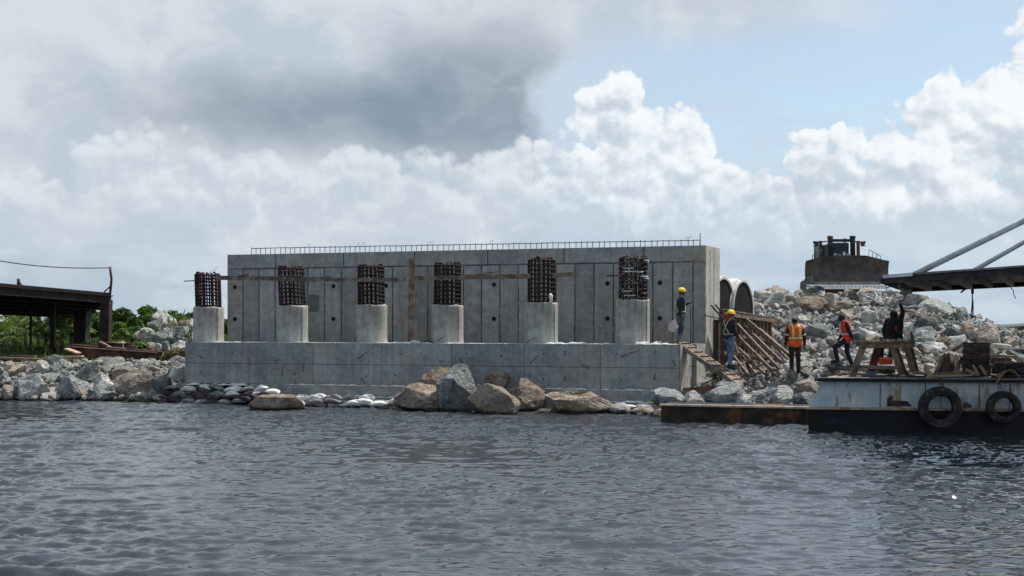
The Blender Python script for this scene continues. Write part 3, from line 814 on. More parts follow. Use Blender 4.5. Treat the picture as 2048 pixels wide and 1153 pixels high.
# weep holes in two rows
for py, zz in ((577, 4.03), (643, 2.86)):
    for px in (470, 667, 772, 988, 1215, 1320):
        s = S_of(px, 2.75)
        mb = MB()
        mb.lathe([(0.055, 0.0), (0.078, 0.0), (0.078, 0.012), (0.055, 0.012), (0.055, 0.0)], (s, 2.736, zz), (0, 1, 0), 16, mi=1)
        mb.lathe([(0.0, 0.0), (0.056, 0.0)], (s, 2.745, zz), (0, 1, 0), 16, smooth=False)
        local_part('weep_hole', mb, [M['hole'], M['rubber']], ab)
# dark patched rectangle
local_part('patch', MB().box((S_of(628, 2.75), 2.747, 3.42), (0.42, 0.006, 0.62)), basic('dark_cement_patch', (0.16, 0.165, 0.165), (0.11, 0.115, 0.12), 6, 0.9, 0.2, c3=(0.20, 0.20, 0.195)), ab)
# bent form ties sticking out of the cap
for (px, py, ln, an, ben) in ((400, 712, .25, -25, 0), (545, 692, .34, 20, 0), (565, 750, .42, 72, 0), (607, 742, .22, 80, 0), (552, 722, .2, 20, 0), (716, 718, .30, 32, 1), (724, 757, .25, -45, 0),
                              (705, 683, .3, 60, 0), (920, 717, .42, -55, 0), (880, 724, .16, 15, 0), (1062, 727, .3, 45, 1), (1130, 712, .2, 85, 0), (1130, 762, .2, 85, 0), (1243, 713, .42, 18, 2),
                              (1165, 729, .28, -30, 0), (1310, 708, .16, 80, 0), (1346, 722, .2, -60, 0), (870, 683, .3, 30, 0), (1050, 685, .35, 25, 0), (1310, 758, .14, 85, 0), (852, 757, .2, 70, 0)):
    s = S_of(px, 0); zz = WZ(py, A(s, 0, 0).y)
    a = R(an); p0 = Vector((s, 0.0, zz)); p1 = p0 + Vector((0, -.07, 0)); p2 = p1 + Vector((math.cos(a) * ln, -.03, math.sin(a) * ln))
    pts = [p0, p1, p2]
    if ben: pts.append(p2 + Vector((.09, 0, .03)))
    if py < 700: pts = [q + Vector((0, .25, 0)) for q in pts]
    local_part('form_tie', MB().tube(pts, 0.012, 5), M['wire'] if ben != 2 else M['rust_grey'], ab)
# starter bars along the top of the back wall
s0, s1 = S_of(503, 3.0), se(3.0) - .25
zb = ZT + .19
def barz(s): return ZT + 0.235 - 0.05 * (s - s0) / (s1 - s0)
pts = [Vector((s0 + (s1 - s0) * k / 40, 3.0, barz(s0 + (s1 - s0) * k / 40) + rr.uniform(-.006, .006))) for k in range(41)]
local_part('longitudinal_bar', MB().tube(pts, 0.014, 6), M['rust'], ab)
n = 84
for k in range(n):
    s = s0 + (s1 - s0) * (k + rr.uniform(-.12, .12)) / (n - 1)
    zt = barz(s) + rr.uniform(.0, .045)
    local_part('starter_bar', MB().tube([(s, 3.0 - .02, ZT - .02), (s + rr.uniform(-.01, .01), 2.98, zt - .03), (s + .004, 2.985, zt)], 0.0115, 5), M['rust'], ab)
local_part('tall_starter_bar', MB().tube([(s1, 3.0, ZT - .02), (s1 + .01, 3.0, ZT + .42)], 0.014, 6), M['rust'], ab)
for px in (617, 715, 725, 862, 982, 1372, 1378):
    s = S_of(px, 3.0); z = barz(s)
    q = [(s, 3, z), (s + rr.uniform(-.06, .02), 3, z + .07), (s + rr.uniform(.0, .1), 3, z + .11 + rr.uniform(0, .05)), (s + rr.uniform(.05, .15), 3, z + .09)]
    local_part('tie_wire', MB().tube(q, 0.006, 4), M['wire'], ab)

# ------------------------------------------------------------------ piers, each with its cage of reinforcement
PIERS = [(417, 615, 547, -1.5, 'leftmost round concrete pier stub with a dark rusty rebar cage seen against the sky'),
         (585, 612, 534, -2.6, 'second round concrete pier stub from the left, its rusty rebar cage leaning left'),
         (743, 610, 531, -0.8, 'third round concrete pier stub from the left, just left of the upright timber plank'),
         (895, 611, 527, 0.4, 'fourth round concrete pier stub from the left, just right of the upright timber plank'),
         (1083, 606, 518, 0.2, 'fifth round concrete pier stub with a white paint blob at the foot of its cage'),
         (1266, 600, 514, 0.5, 'rightmost round concrete pier stub with a cement splashed grey rebar cage')]
SP = []
for i, (px, pyt, pyc, lean, lab) in enumerate(PIERS):
    s = S_of(px, 1.05); c = A(s, 1.05, Z1); D = c.y
    SP.append(s)
    zt = WZ(pyt, D - .3); zc = WZ(pyc, D)
    th = thing('concrete_pier', lab, 'pier', c, 'six round pier stubs standing on the pile cap')
    rad = 0.53
    jr = random.Random(40 + i)
    mb = MB(); N = 48
    rows = [Z1, Z1 + .08, Z1 + .5, Z1 + .9, zt - .05, zt]
    for zi, z in enumerate(rows):
        for k in range(N):
            a = 2 * math.pi * k / N
            r_ = rad * (1 + .006 * math.sin(3 * a + i) + (0.03 if zi == 0 else 0) - (0.012 if zi == len(rows) - 1 else 0))
            mb.v.append((c.x + r_ * math.cos(a), c.y + r_ * math.sin(a), z + (0.02 * math.sin(5 * a + i * 2) + .012 * math.sin(11 * a) if zi == len(rows) - 1 else 0)))
    for zi in range(len(rows) - 1):
        for k in range(N):
            k2 = (k + 1) % N
            mb.f.append((zi * N + k, zi * N + k2, (zi + 1) * N + k2, (zi + 1) * N + k)); mb.m.append(0); mb.sm.append(True)
    mb.f.append(tuple((len(rows) - 1) * N + k for k in range(N))); mb.m.append(0); mb.sm.append(False)
    col = part('column', mb, M['pier'], th)
    # raised seam lines of the form, on the camera side
    for az_ in (jr.uniform(-.80, -.62), ) if i != 2 else (-2.1,):
        x, y = c.x + (rad + .004) * math.cos(az_), c.y + (rad + .004) * math.sin(az_)
        part('form_seam', MB().tube([(x, y, Z1 + .02), (x + jr.uniform(-.01, .01), y, (Z1 + zt) / 2), (x, y, zt - .02)], 0.008, 5), M['hole'] if az_ > -1.5 else M['blind'], th)
    cage_m = M['rust_grey'] if i == 5 else M['rust']
    sh = math.tan(R(lean)); rc = 0.425
    def cp(a, z, r=rc): return Vector((c.x + r * math.cos(a) + sh * (z - zt) * 1.0, c.y + r * math.sin(a), z))
    cage = part('rebar_cage', MB().tube([cp(a, zt + .01, rc - .05) for a in np.linspace(0, 2 * math.pi, 25)], .016, 5, cap=False), cage_m, th)
    nv = 18
    for k in range(nv):
        a = 2 * math.pi * (k + .5 * (i % 2)) / nv + jr.uniform(-.02, .02)
        top = zc + jr.uniform(-.05, .03)
        q = [cp(a, zt - .03), cp(a + jr.uniform(-.02, .02), (zt + top) / 2), cp(a, top - .06), cp(a + .02, top, rc - .02), cp(a + .05, top - .01, rc - .11)]
        part('vertical_bar', MB().tube(q, .031, 6), cage_m, cage)
    nh = 10
    for k in range(nh):
        z = zt + .06 + (zc - zt - .13) * k / (nh - 1) + jr.uniform(-.01, .01)
        tl = jr.uniform(-.012, .012)
        q = [cp(a, z + tl * math.cos(a + k) + .008 * math.sin(7 * a), rc + .028) for a in np.linspace(0, 2 * math.pi, 29)]
        part('hoop', MB().tube(q, .019, 5, cap=False), cage_m, cage)
    if i == 5:
        for k in range(9):
            a = jr.uniform(-2.6, -.4); z = jr.uniform(zt + .1, zc)
            q = [cp(a + t_ * .25, z + .01 * math.sin(9 * t_), rc + .055) for t_ in (0, 1, 2, 3)]
            part('bag_string', MB().tube(q, .014, 5), M['mortar'], cage)
    if i == 4:
        a = -.95
        q = [cp(a, zt - .02, rc + .06), cp(a, zt + .1, rc + .07), cp(a, zt + .22, rc + .05), cp(a, zt + .3, rc + .06)]
        part('paint_blob', MB().tube(q, [.06, .05, .075, .03], 8), M['mortar'], cage)
        q = [cp(-1.9, zc - .03), cp(-1.9, zc + .09)]
        part('bar_stub', MB().tube(q, .045, 8), M['rust_grey'], cage)
    if i == 0:
        q = [cp(-1.2, zc - .02), cp(-1.1, zc + .06), cp(-.7, zc + .10), cp(-.4, zc + .24)]
        part('tie_wire', MB().tube(q, .006, 4), M['wire'], cage)

# horizontal boards tied across the cages and the upright plank
def ABpt(px, py, d):
    s = S_of(px, d); p = A(s, d, 0); return Vector((p.x, p.y, WZ(py, p.y)))
for (pa, ya, pb, yb, d, wd_, th_, mt, lab) in (
        (368, 563, 452, 557, .62, .03, .03, 'rust', 'thin rusty rod poking out left of the leftmost rebar cage'),
        (432, 556, 640, 559, .60, .04, .15, 'wood_grey', 'long weathered board tied between the first and second rebar cages'),
        (475, 554, 500, 549, .55, .03, .07, 'wood_grey', 'short sliver of board on the first long tie board'),
        (600, 560, 815, 560, .56, .04, .13, 'wood_grey', 'weathered board running from the second rebar cage to the upright plank'),
        (640, 557, 664, 553, .52, .03, .07, 'wood_grey', 'short offcut over the end of the second tie board'),
        (826, 557, 1060, 553, .60, .04, .14, 'wood_grey', 'weathered board running from the upright plank to the fifth rebar cage'),
        (935, 552, 1000, 544, .55, .03, .06, 'wood_lit', 'thin stick slanting up over the board near the fourth rebar cage'),
        (1018, 549, 1060, 556, .55, .03, .06, 'wood_lit', 'thin stick slanting down towards the fifth rebar cage'),
        (1105, 551, 1156, 549, .60, .04, .14, 'wood_grey', 'short board end sticking out right of the fifth rebar cage'),
        (1212, 552, 1290, 550, .52, .03, .035, 'rust_grey', 'pale rod poking out left of the rightmost rebar cage')):
    a = ABpt(pa, ya, d - .12); b = ABpt(pb, yb, d - .12)
    single('tie_board' if mt.startswith('wood') else 'steel_rod', MB().bar(a, b, wd_, th_), M[mt], lab, 'board' if mt.startswith('wood') else 'rod', 'boards and rods tied across the rebar cages')
a = ABpt(822, 684, .38); a.z = Z1; b = ABpt(824, 517, .38)
single('upright_plank', MB().bar(a, b, .20, .06, (0, -1, 0)), M['wood_lit'], 'tall upright timber plank standing on the pile cap between the third and fourth piers', 'plank')
# small debris on the cap
for (px, wq, hq, lab) in ((830, .16, .08, 'white mortar lump on the pile cap beside the upright plank'), (863, .22, .07, 'dark wooden scrap on the pile cap beside the fourth pier'), (1300, .45, .10, 'pile of white mortar crumbs on the pile cap right of the last pier')):
    p = ABpt(px, 680, .35); p.z = Z1
    mb = MB()
    for k in range(9):
        mb.box(p + Vector((rr.uniform(-wq, wq), rr.uniform(-.08, .08), hq * .35)), (rr.uniform(.06, .14), .08, hq * rr.uniform(.5, 1)), Matrix.Rotation(rr.uniform(0, 3), 3, (rr.random(), rr.random(), 1)))
    single('mortar_debris', mb, M['wood_dark'] if 'dark' in lab else M['mortar'], lab, 'debris')

# ------------------------------------------------------------------ rocks
def ico(sub):
    bm = bmesh.new(); bmesh.ops.create_icosphere(bm, subdivisions=sub, radius=1.0)
    bm.verts.ensure_lookup_table()
    v = np.array([x.co[:] for x in bm.verts]); f = np.array([[q.index for q in p.verts] for p in bm.faces]); bm.free()
    return v, f
ICO = {k: ico(k) for k in (1, 2, 3, 4, 5)}
def rock_shape(rg, sub, planes=11, rough=0.05, lo=0.42, hi=0.85):
    v, f = ICO[sub]
    n = rg.normal(size=(planes, 3)); n /= np.linalg.norm(n, axis=1)[:, None]
    dd = rg.uniform(lo, hi, planes)
    c = v @ n.T
    r = np.where(c > 0.05, dd / np.maximum(c, 0.05), 9.0).min(1)
    r = np.minimum(r, 1.25)
    p = v * r[:, None]
    if rough:
        o = np.zeros(len(v))
        for k in range(26):
            fr = rg.normal(size=3) * (2.0 + k * 0.55)
            o += np.sin(p @ fr + rg.uniform(0, 6.28)) / (1 + k * 0.45)
        p = p * (1 + rough * 0.30 * o)[:, None]
    return p, f
ROCKMESH = {}
for sub_, cnt in ((3, 18),):
    for k in range(cnt):
        rg = np.random.default_rng(100 + k)
        p, f = rock_shape(rg, sub_, 9, 0.035)
        p = p * 1.25
        ROCKMESH[k] = (p, f)
rock_cache = {}
def rock_mesh(k, mt):
    if (k, mt) not in rock_cache:
        p, f = ROCKMESH[k]
        rock_cache[(k, mt)] = np_mesh('rock', p, f, [M[mt]], smooth=False)
    return rock_cache[(k, mt)]
NROCK = [0]
def place_rock(x, y, z, size, mt, label, group, k=None, seed=None, flat=1.0):
    rg = random.Random(seed if seed is not None else NROCK[0] * 7 + 3)
    k = rg.randrange(18) if k is None else k
    o = bpy.data.objects.new('rock', rock_mesh(k, mt)); COL.objects.link(o)
    o.location = (x, y, z)
    o.rotation_euler = (rg.uniform(-.6, .6), rg.uniform(-.6, .6), rg.uniform(0, 6.28))
    o.scale = (size * rg.uniform(.85, 1.25), size * rg.uniform(.85, 1.2), size * rg.uniform(.62, .95) * flat)
    NROCK[0] += 1
    return props(o, label, 'rock', group)
def outline_rock(name, poly, D, depth, mt, label, group=None, seed=1, planes=9, sub=5, rough=0.05, cat='boulder', zmin=None, parentless=True):
    """a solid boulder whose silhouette follows the traced corners, with its own depth and faceted faces"""
    rg = np.random.default_rng(seed)
    pts = [(WX(a, D), WZ(b, D)) for a, b in poly]
    X0, X1, ZTOP = min(p[0] for p in pts), max(p[0] for p in pts), max(p[1] for p in pts)
    hgt_ = ZTOP - min(p[1] for p in pts); zb0 = min(p[1] for p in pts)
    pts = [(a, b - .45 * hgt_ * max(0.0, 1 - (b - zb0) / (.45 * hgt_))) for a, b in pts]       # the foot goes on under water or soil
    cx = (min(p[0] for p in pts) + max(p[0] for p in pts)) / 2; cz = (min(p[1] for p in pts) + max(p[1] for p in pts)) / 2
    v, f = ICO[sub]
    th = np.arctan2(v[:, 2], v[:, 0])
    # radius of the outline along each direction
    Rr = np.zeros(len(v)); seg = []
    for i in range(len(pts)):
        seg.append((pts[i][0] - cx, pts[i][1] - cz, pts[(i + 1) % len(pts)][0] - cx, pts[(i + 1) % len(pts)][1] - cz))
    dx, dz = np.cos(th), np.sin(th); best = np.full(len(v), 1e-3)
    for (ax, az_, bx, bz) in seg:
        ex, ez = bx - ax, bz - az_
        den = dx * ez - dz * ex
        den = np.where(np.abs(den) < 1e-9, 1e-9, den)
        t = (ax * ez - az_ * ex) / den; u = (ax * dz - az_ * dx) / den
        ok = (u >= -1e-6) & (u <= 1 + 1e-6) & (t > 0)
        best = np.where(ok, np.maximum(best, t), best)
    rho = np.sqrt(v[:, 0] ** 2 + v[:, 2] ** 2)
    k = np.power(np.clip(rho, 0, 1), 0.6)
    p = np.stack([dx * best * k, np.sign(v[:, 1]) * np.power(np.abs(v[:, 1]), 1.1) * depth, dz * best * k], 1)
    sc = np.array([max(abs(q[0] - cx) for q in pts), depth, max(abs(q[1] - cz) for q in pts)])
    q = p / sc
    for i in range(planes):
        n = np.array([rg.normal() * .8 - .12, -abs(rg.normal()) * .7 - .15, rg.normal() * .75 + .02]); n /= np.linalg.norm(n)
        d0 = rg.uniform(.38, .70); c = q @ n
        over = np.maximum(c - d0, 0)
        q = q - over[:, None] * n[None, :] * 0.98 * (np.abs(n[1]) > .0)
    p = q * sc
    o = np.zeros(len(v))
    for i in range(34):
        fr = rg.normal(size=3) * (1.6 + i * 0.75)
        o += np.sin(p @ fr * 1.5 + rg.uniform(0, 6.28)) / (1 + i * 0.40)
    rid = np.zeros(len(v)); amp = 1.0; fq = 2.2 / max(.25, float(sc.max()))
    for i in range(5):      # creased, broken faces
        fr = [rg.normal(size=3) for _ in range(3)]
        wv_ = sum(np.sin(p @ q_ * fq + rg.uniform(0, 6.28)) for q_ in fr)
        rid += amp * (0.5 - np.abs(wv_ / 1.6)); amp *= .62; fq *= 1.9
    p = p * (1 + rough * 1.1 * rid)[:, None]
    strat = np.abs(np.mod(p @ rg.normal(size=3) * 3.0 + .3 * o, 1) - .5)
    p = p * (1 + rough * 0.28 * o + rough * .25 * (strat - .25))[:, None]
    p[:, 0] = (p[:, 0] - p[:, 0].min()) / (p[:, 0].max() - p[:, 0].min()) * (X1 - X0) + X0 - cx
    p[:, 2] = p[:, 2] + (ZTOP - cz - p[:, 2].max()) * np.clip((p[:, 2] - p[:, 2].min()) / (p[:, 2].max() - p[:, 2].min()), 0, 1)
    me = np_mesh(name, p, f, [M[mt]], smooth=False)
    return link(name, me, (cx, D + depth * .45, cz), label, cat, group)
def auto_poly(x0, y0, x1, y1, seed):
    rg = random.Random(seed); n = rg.choice((6, 7, 8)); out = []
    for k in range(n):
        a = 2 * math.pi * (k + rg.uniform(-.28, .28)) / n
        r_ = rg.uniform(.86, 1.08)
        ca, sa = math.cos(a), math.sin(a)
        m_ = (abs(ca) ** 3 + abs(sa) ** 3) ** (-1 / 3.0)
        out.append(((x0 + x1) / 2 + ca * m_ * r_ * (x1 - x0) / 2, (y0 + y1) / 2 - sa * m_ * r_ * (y1 - y0) / 2))
    return out

GB = 'big brown boulders in the water before the pile cap'
outline_rock('boulder', [(492, 824), (506, 812), (524, 799), (545, 790), (566, 791), (584, 797), (597, 809), (606, 824)], 35.7, .40, 'rock_brown', 'low wet brown boulder alone at the waterline in front of the sandbags', GB, 1)
outline_rock('boulder', [(838, 775), (838, 752), (846, 739), (872, 735), (900, 736), (917, 752), (915, 775), (880, 790)], 36.3, .5, 'rock_brown', 'tan craggy boulder at the top left of the brown boulder cluster', GB, 2, rough=.085)
outline_rock('boulder', [(783, 824), (790, 800), (815, 782), (840, 767), (865, 770), (895, 776), (912, 786), (900, 824)], 35.1, .6, 'rock_brown', 'broad smooth brown boulder at the left end of the boulder cluster', GB, 3, planes=6)
outline_rock('boulder', [(868, 828), (872, 800), (890, 765), (905, 745), (928, 729), (945, 735), (953, 758), (950, 790), (942, 828)], 34.8, .55, 'rock_dark', 'tall grey jagged slab leaning upright in the middle of the boulder cluster', GB, 4, rough=.075, planes=14)
outline_rock('boulder', [(968, 790), (970, 760), (980, 745), (998, 742), (1012, 752), (1020, 785)], 36.3, .45, 'rock_brown', 'small rounded brown boulder poking up behind the pale tan one', GB, 5)
outline_rock('boulder', [(998, 830), (1000, 775), (1015, 758), (1045, 760), (1070, 764), (1088, 778), (1094, 805), (1085, 832)], 35.3, .6, 'rock_brown', 'large craggy brown boulder right of the pale tan boulder', GB, 6, rough=.08)
outline_rock('boulder', [(934, 828), (940, 805), (958, 785), (982, 768), (1005, 774), (1030, 792), (1042, 806), (1030, 822), (1000, 832)], 34.2, .55, 'rock_tan', 'pale tan smooth faced boulder front and centre at the waterline', GB, 7, planes=6)
outline_rock('boulder', [(1088, 832), (1098, 800), (1120, 785), (1150, 782), (1175, 785), (1190, 800), (1215, 812), (1242, 832), (1180, 838)], 34.3, .6, 'rock_brown', 'long low brown boulder sloping down to the right end of the cluster', GB, 8, rough=.085, planes=12)
outline_rock('boulder', [(945, 790), (948, 774), (960, 770), (970, 780), (972, 800), (955, 806)], 35.6, .3, 'rock_brown', 'small dark boulder wedged between the grey slab and the tan boulder', GB, 9, sub=4)

RX = dict(rock_pale='pale', rock_grey='grey', rock_beige='beige', rock_brown='brown', rock_dark='dark grey', rock_red='reddish')
HAND = [  # x0,y0,x1,y1, tone, D, label, group
 (1303, 777, 1382, 816, 'rock_grey', 33.2, 'flat topped dark grey rock at the right corner of the pile cap', 'r'),
 (1366, 781, 1418, 814, 'rock_pale', 33.4, 'chalky white rounded rock behind the left end of the rusty pontoon', 'r'),
 (1408, 765, 1502, 816, 'rock_grey', 33.2, 'large grey rock with a lit slanting left edge behind the rusty pontoon', 'r'),
 (1478, 788, 1520, 815, 'rock_pale', 32.8, 'small pale rock right of the large slanting grey one behind the pontoon', 'r'),
 (1505, 775, 1560, 815, 'rock_grey', 33.3, 'grey rounded rock above the middle of the rusty pontoon', 'r'),
 (1545, 770, 1598, 814, 'rock_pale', 33.2, 'pale striped rock above the right part of the rusty pontoon', 'r'),
 (1592, 760, 1640, 796, 'rock_beige', 33.9, 'smooth cream rock just left of the barge bow', 'r'),
 (1590, 785, 1640, 815, 'rock_dark', 32.9, 'dark rock tucked under the cream one beside the barge bow', 'r'),
 (1640, 585, 1682, 628, 'rock_beige', 50.5, 'big tan boulder high on the rubble mound below the dozer blade, right piece', 'm'),
 (1598, 588, 1662, 630, 'rock_brown', 50.0, 'big brown boulder high on the rubble mound below the left end of the dozer blade', 'm'),
 (1512, 580, 1560, 606, 'rock_pale', 49.5, 'long pale slab at the top of the mound just right of the concrete pipes', 'm'),
 (1550, 575, 1580, 604, 'rock_beige', 50.5, 'upright beige block on the crest of the mound left of the dozer', 'm'),
 (1683, 617, 1712, 645, 'rock_beige', 46, 'tan rounded rock on the mound above the striding worker', 'm'),
 (1700, 652, 1768, 688, 'rock_pale', 41, 'wide pale slab on the mound between the striding worker and the table', 'm'),
 (1610, 652, 1645, 680, 'rock_dark', 41, 'dark blocky rock right of the worker in the orange vest', 'm'),
 (1800, 645, 1832, 672, 'rock_pale', 40, 'bright white block right beside the worker in black', 'm'),
 (1803, 668, 1826, 690, 'rock_pale', 37, 'smaller white block below the bright one beside the worker in black', 'm'),
 (1826, 650, 1880, 696, 'rock_grey', 39, 'huge bluish grey boulder at the foot of the mound right of the worker in black', 'm'),
 (1838, 682, 1905, 712, 'rock_pale', 36.5, 'big pale boulder under the huge bluish grey one', 'm'),
 (1878, 672, 1905, 700, 'rock_brown', 38, 'small brown triangular rock right of the huge bluish grey boulder', 'm'),
 (1892, 652, 1925, 682, 'rock_dark', 41, 'dark rock with a pale top left of the reddish boulder', 'm'),
 (1900, 668, 1945, 700, 'rock_pale', 39.5, 'layered pale rock below the reddish boulder', 'm'),
 (1924, 643, 1962, 684, 'rock_red', 41.5, 'reddish boulder against the sky under the hanging sling', 'm'),
 (1958, 645, 2014, 704, 'rock_beige', 41, 'biggest pale beige boulder with a smooth dark face beside the shed', 'm'),
 (2000, 690, 2060, 725, 'rock_grey', 37, 'grey rock slab below the shed at the right edge', 'm'),
 (1980, 690, 2012, 730, 'rock_beige', 36, 'beige rock between the timber stacks and the shed', 'm'),
 (298, 618, 337, 652, 'rock_pale', 50.5, 'smooth pale block at the very top of the left rock pile', 'p'),
 (286, 638, 326, 674, 'rock_dark', 49.5, 'dark faced rock just below the top block of the left rock pile', 'p'),
 (258, 656, 308, 692, 'rock_beige', 48.5, 'big rounded tan boulder on the left side of the left rock pile', 'p'),
 (308, 655, 345, 690, 'rock_grey', 48.8, 'grey rock right of the rounded tan boulder in the left rock pile', 'p'),
 (330, 632, 352, 656, 'rock_pale', 50, 'small white rock right of the top block of the left rock pile', 'p'),
 (335, 650, 368, 684, 'rock_grey', 49.2, 'bluish grey rock in the middle right of the left rock pile', 'p'),
 (352, 638, 386, 662, 'rock_beige', 50, 'orange tinted rock at the right end of the left rock pile beside the pier', 'p'),
 (312, 680, 338, 706, 'rock_dark', 47.5, 'dark wedge shaped rock at the foot of the left rock pile', 'p'),
 (338, 682, 385, 712, 'rock_pale', 47.5, 'pale rock at the right foot of the left rock pile', 'p'),
 (222, 682, 250, 700, 'rock_pale', 48.5, 'pale rock behind the rusty beams near the right jetty post', 'p'),
 (20, 748, 86, 806, 'rock_pale', 41.2, 'large pale rock with a dark lower face at the far left waterline', 'b'),
 (102, 745, 172, 800, 'rock_grey', 41.6, 'large grey rock with a tan lit top left of the middle of the bank', 'b'),
 (142, 718, 192, 768, 'rock_grey', 43, 'upright block with a dark shaded left side at the top of the bank', 'b'),
 (176, 748, 222, 800, 'rock_pale', 41.6, 'pale greenish rock in the middle of the left bank', 'b'),
 (212, 734, 302, 796, 'rock_beige', 41.9, 'biggest rock of the left bank, beige topped with a dark shaded front', 'b'),
 (182, 719, 205, 735, 'rock_beige', 44.2, 'small beige stone at the top of the bank right of the upright block', 'b'),
 (60, 720, 96, 748, 'rock_pale', 43.6, 'pale pointed rock at the top of the bank under the timber boards', 'b'),
 (0, 722, 28, 750, 'rock_beige', 43.2, 'tan rock at the left edge of the picture, top of the bank', 'b'),
 (92, 728, 120, 752, 'rock_dark', 43.3, 'dark rock left of the upright block on the bank', 'b'),
 (0, 770, 24, 804, 'rock_beige', 40.9, 'tan striped rock in the bottom left corner of the bank', 'b'),
 (84, 786, 116, 808, 'rock_beige', 40.6, 'small beige rock at the waterline between the two large left rocks', 'b'),
 (170, 782, 228, 806, 'rock_grey', 40.8, 'low grey rock at the waterline under the pale greenish rock', 'b'),
 (260, 718, 302, 738, 'rock_pale', 44.4, 'pale pointed rock above the biggest rock of the left bank', 'b'),
 (300, 752, 340, 790, 'rock_dark', 41.6, 'dark rock right of the biggest rock of the left bank', 'b'),
 (325, 735, 370, 770, 'rock_pale', 42.8, 'pale broken rock against the left end of the pile cap', 'b'),
 (296, 788, 330, 806, 'rock_beige', 40.9, 'low beige rock at the waterline left of the sandbags', 'b'),
 (1215, 806, 1268, 833, 'rock_pale', 34.2, 'flat white stone at the waterline in front of the ledges', 'r'),
 (1262, 812, 1312, 836, 'rock_beige', 33.8, 'flat cream stone at the waterline left of the rusty pontoon', 'r'),
]
GN = dict(r='rocks along the right shore', m='rocks of the right rubble mound', p='rocks of the left rock pile', b='rocks of the left bank')
for i, (x0, y0, x1, y1, mt, D, lab, gk) in enumerate(HAND):
    if gk in 'bmp':
        Dh = hit((x0 + x1) / 2, y1 - 2, 33.0)
        if Dh < 58: D = Dh - (.25 if gk == 'b' else .05)
    outline_rock('rock', auto_poly(x0, y0, x1, y1, 50 + i), D, (x1 - x0) / F * D * .42, mt, lab, GN[gk], 300 + i, planes=17, sub=4, rough=.085, cat='rock')

# smaller rocks resting on the ground, region by region
LM = [('the corner pole of the jetty', 222, 590), ('the thick dark jetty post', 165, 700), ('the thin jetty prop', 105, 712), ('the left edge of the picture', 5, 760), ('the upright block on the bank', 167, 742), ('the biggest rock of the left bank', 257, 765),
      ('the large grey rock with a tan top', 137, 772), ('the large pale far left rock', 53, 780), ('the left end of the pile cap', 368, 730), ('the left end of the sandbags', 330, 795), ('the pale greenish rock', 199, 774), ('the rusty beams', 230, 712), ('the fresh bright board', 130, 716),
      ('the top block of the left pile', 318, 632), ('the rounded tan boulder of the left pile', 283, 674), ('the first pier', 400, 650), ('the rusty bucket', 262, 698), ('the concrete pipes', 1500, 600), ('the left end of the dozer blade', 1612, 580), ('the middle of the dozer blade', 1695, 582), ('the right end of the dozer blade', 1778, 582),
      ('the big tan and brown boulders', 1640, 607), ('the worker in the orange vest', 1590, 690), ('the striding worker', 1690, 685), ('the worker in black', 1788, 640), ('the wide pale slab', 1734, 670), ('the bright white block', 1816, 658), ('the huge bluish grey boulder', 1853, 672), ('the big pale boulder at the mound foot', 1870, 697),
      ('the reddish boulder', 1943, 664), ('the biggest beige boulder', 1986, 675), ('the timber stacks', 1950, 710), ('the shed', 2030, 665), ('the rough table', 1765, 715), ('the formwork braces', 1540, 715), ('the barge bow', 1630, 770), ('the large slanting grey rock', 1455, 790), ('the flat topped corner rock', 1342, 796), ('the smooth cream rock', 1616, 768), ('the foot of the gangplank', 1480, 770), ('the ramp tip', 1790, 590), ('the right slope of the mound', 1900, 640)]
USED = set()
def unique_label(base, px, py):
    near = sorted(LM, key=lambda l: math.hypot(l[1] - px, (l[2] - py) * 1.3))
    for n_, lx, ly in near:
        dx, dy = px - lx, py - ly
        if math.hypot(dx, dy) < 9: w_ = 'against'
        elif abs(dx) > 1.6 * abs(dy): w_ = 'right of' if dx > 0 else 'left of'
        elif abs(dy) > 1.6 * abs(dx): w_ = 'below' if dy > 0 else 'above'
        else: w_ = ('lower right of' if dx > 0 else 'lower left of') if dy > 0 else ('upper right of' if dx > 0 else 'upper left of')
        lab = f'{base} {w_} {n_}'
        if lab not in USED and len(lab.split()) <= 16: USED.add(lab); return lab
    return base
def scatter(n, box_px, Dr, size, tones, region, group, seed, accept=None):
    rg = random.Random(seed); placed = 0; tries = 0
    while placed < n and tries < n * 40:
        tries += 1
        y = rg.uniform(*Dr); px = rg.uniform(box_px[0], box_px[1]); x = WX(px, y)
        z = float(terrain(x, y))
        py = HY - (z - CAMZ) * F / y
        if not (box_px[2] <= py <= box_px[3]): continue
        if accept and not accept(px, py, x, y): continue
        if 1425 < px < 1520 and y > 38.5: continue
        s = size[0] + (size[1] - size[0]) * rg.random() ** 1.6; mt = rg.choice(tones)
        szw = 'small' if s < (size[0] * 2 + size[1]) / 3 else ('medium' if s < (size[0] + 2 * size[1]) / 3 else 'larger')
        place_rock(x, y, z + s * .12, s, mt, unique_label(f'{szw} {RX[mt]} rock', px, py), 'rocks ' + region)
        placed += 1
T5 = ['rock_pale', 'rock_pale', 'rock_grey', 'rock_beige', 'rock_pale', 'rock_grey', 'rock_dark']
scatter(70, (-10, 372, 722, 812), (39.7, 44.5), (.15, .36), T5 + ['rock_dark', 'rock_grey'], 'filling the left bank below the jetty', 'left', 21)
scatter(22, (245, 388, 640, 720), (45, 52), (.18, .40), T5, 'among the blocks of the left rock pile', 'pile', 22)
scatter(70, (1500, 1930, 575, 700), (38, 56), (.20, .46), T5 + ['rock_beige', 'rock_brown', 'rock_grey', 'rock_dark'], 'lying on the slope of the right mound', 'mound', 23)
scatter(38, (1480, 1760, 690, 765), (34, 39), (.14, .34), T5, 'on the ground around the workers in orange vests', 'mid', 24)
scatter(24, (1300, 1640, 745, 815), (33, 35.5), (.14, .30), T5 + ['rock_dark'], 'at the shore behind the rusty pontoon', 'shore', 25)
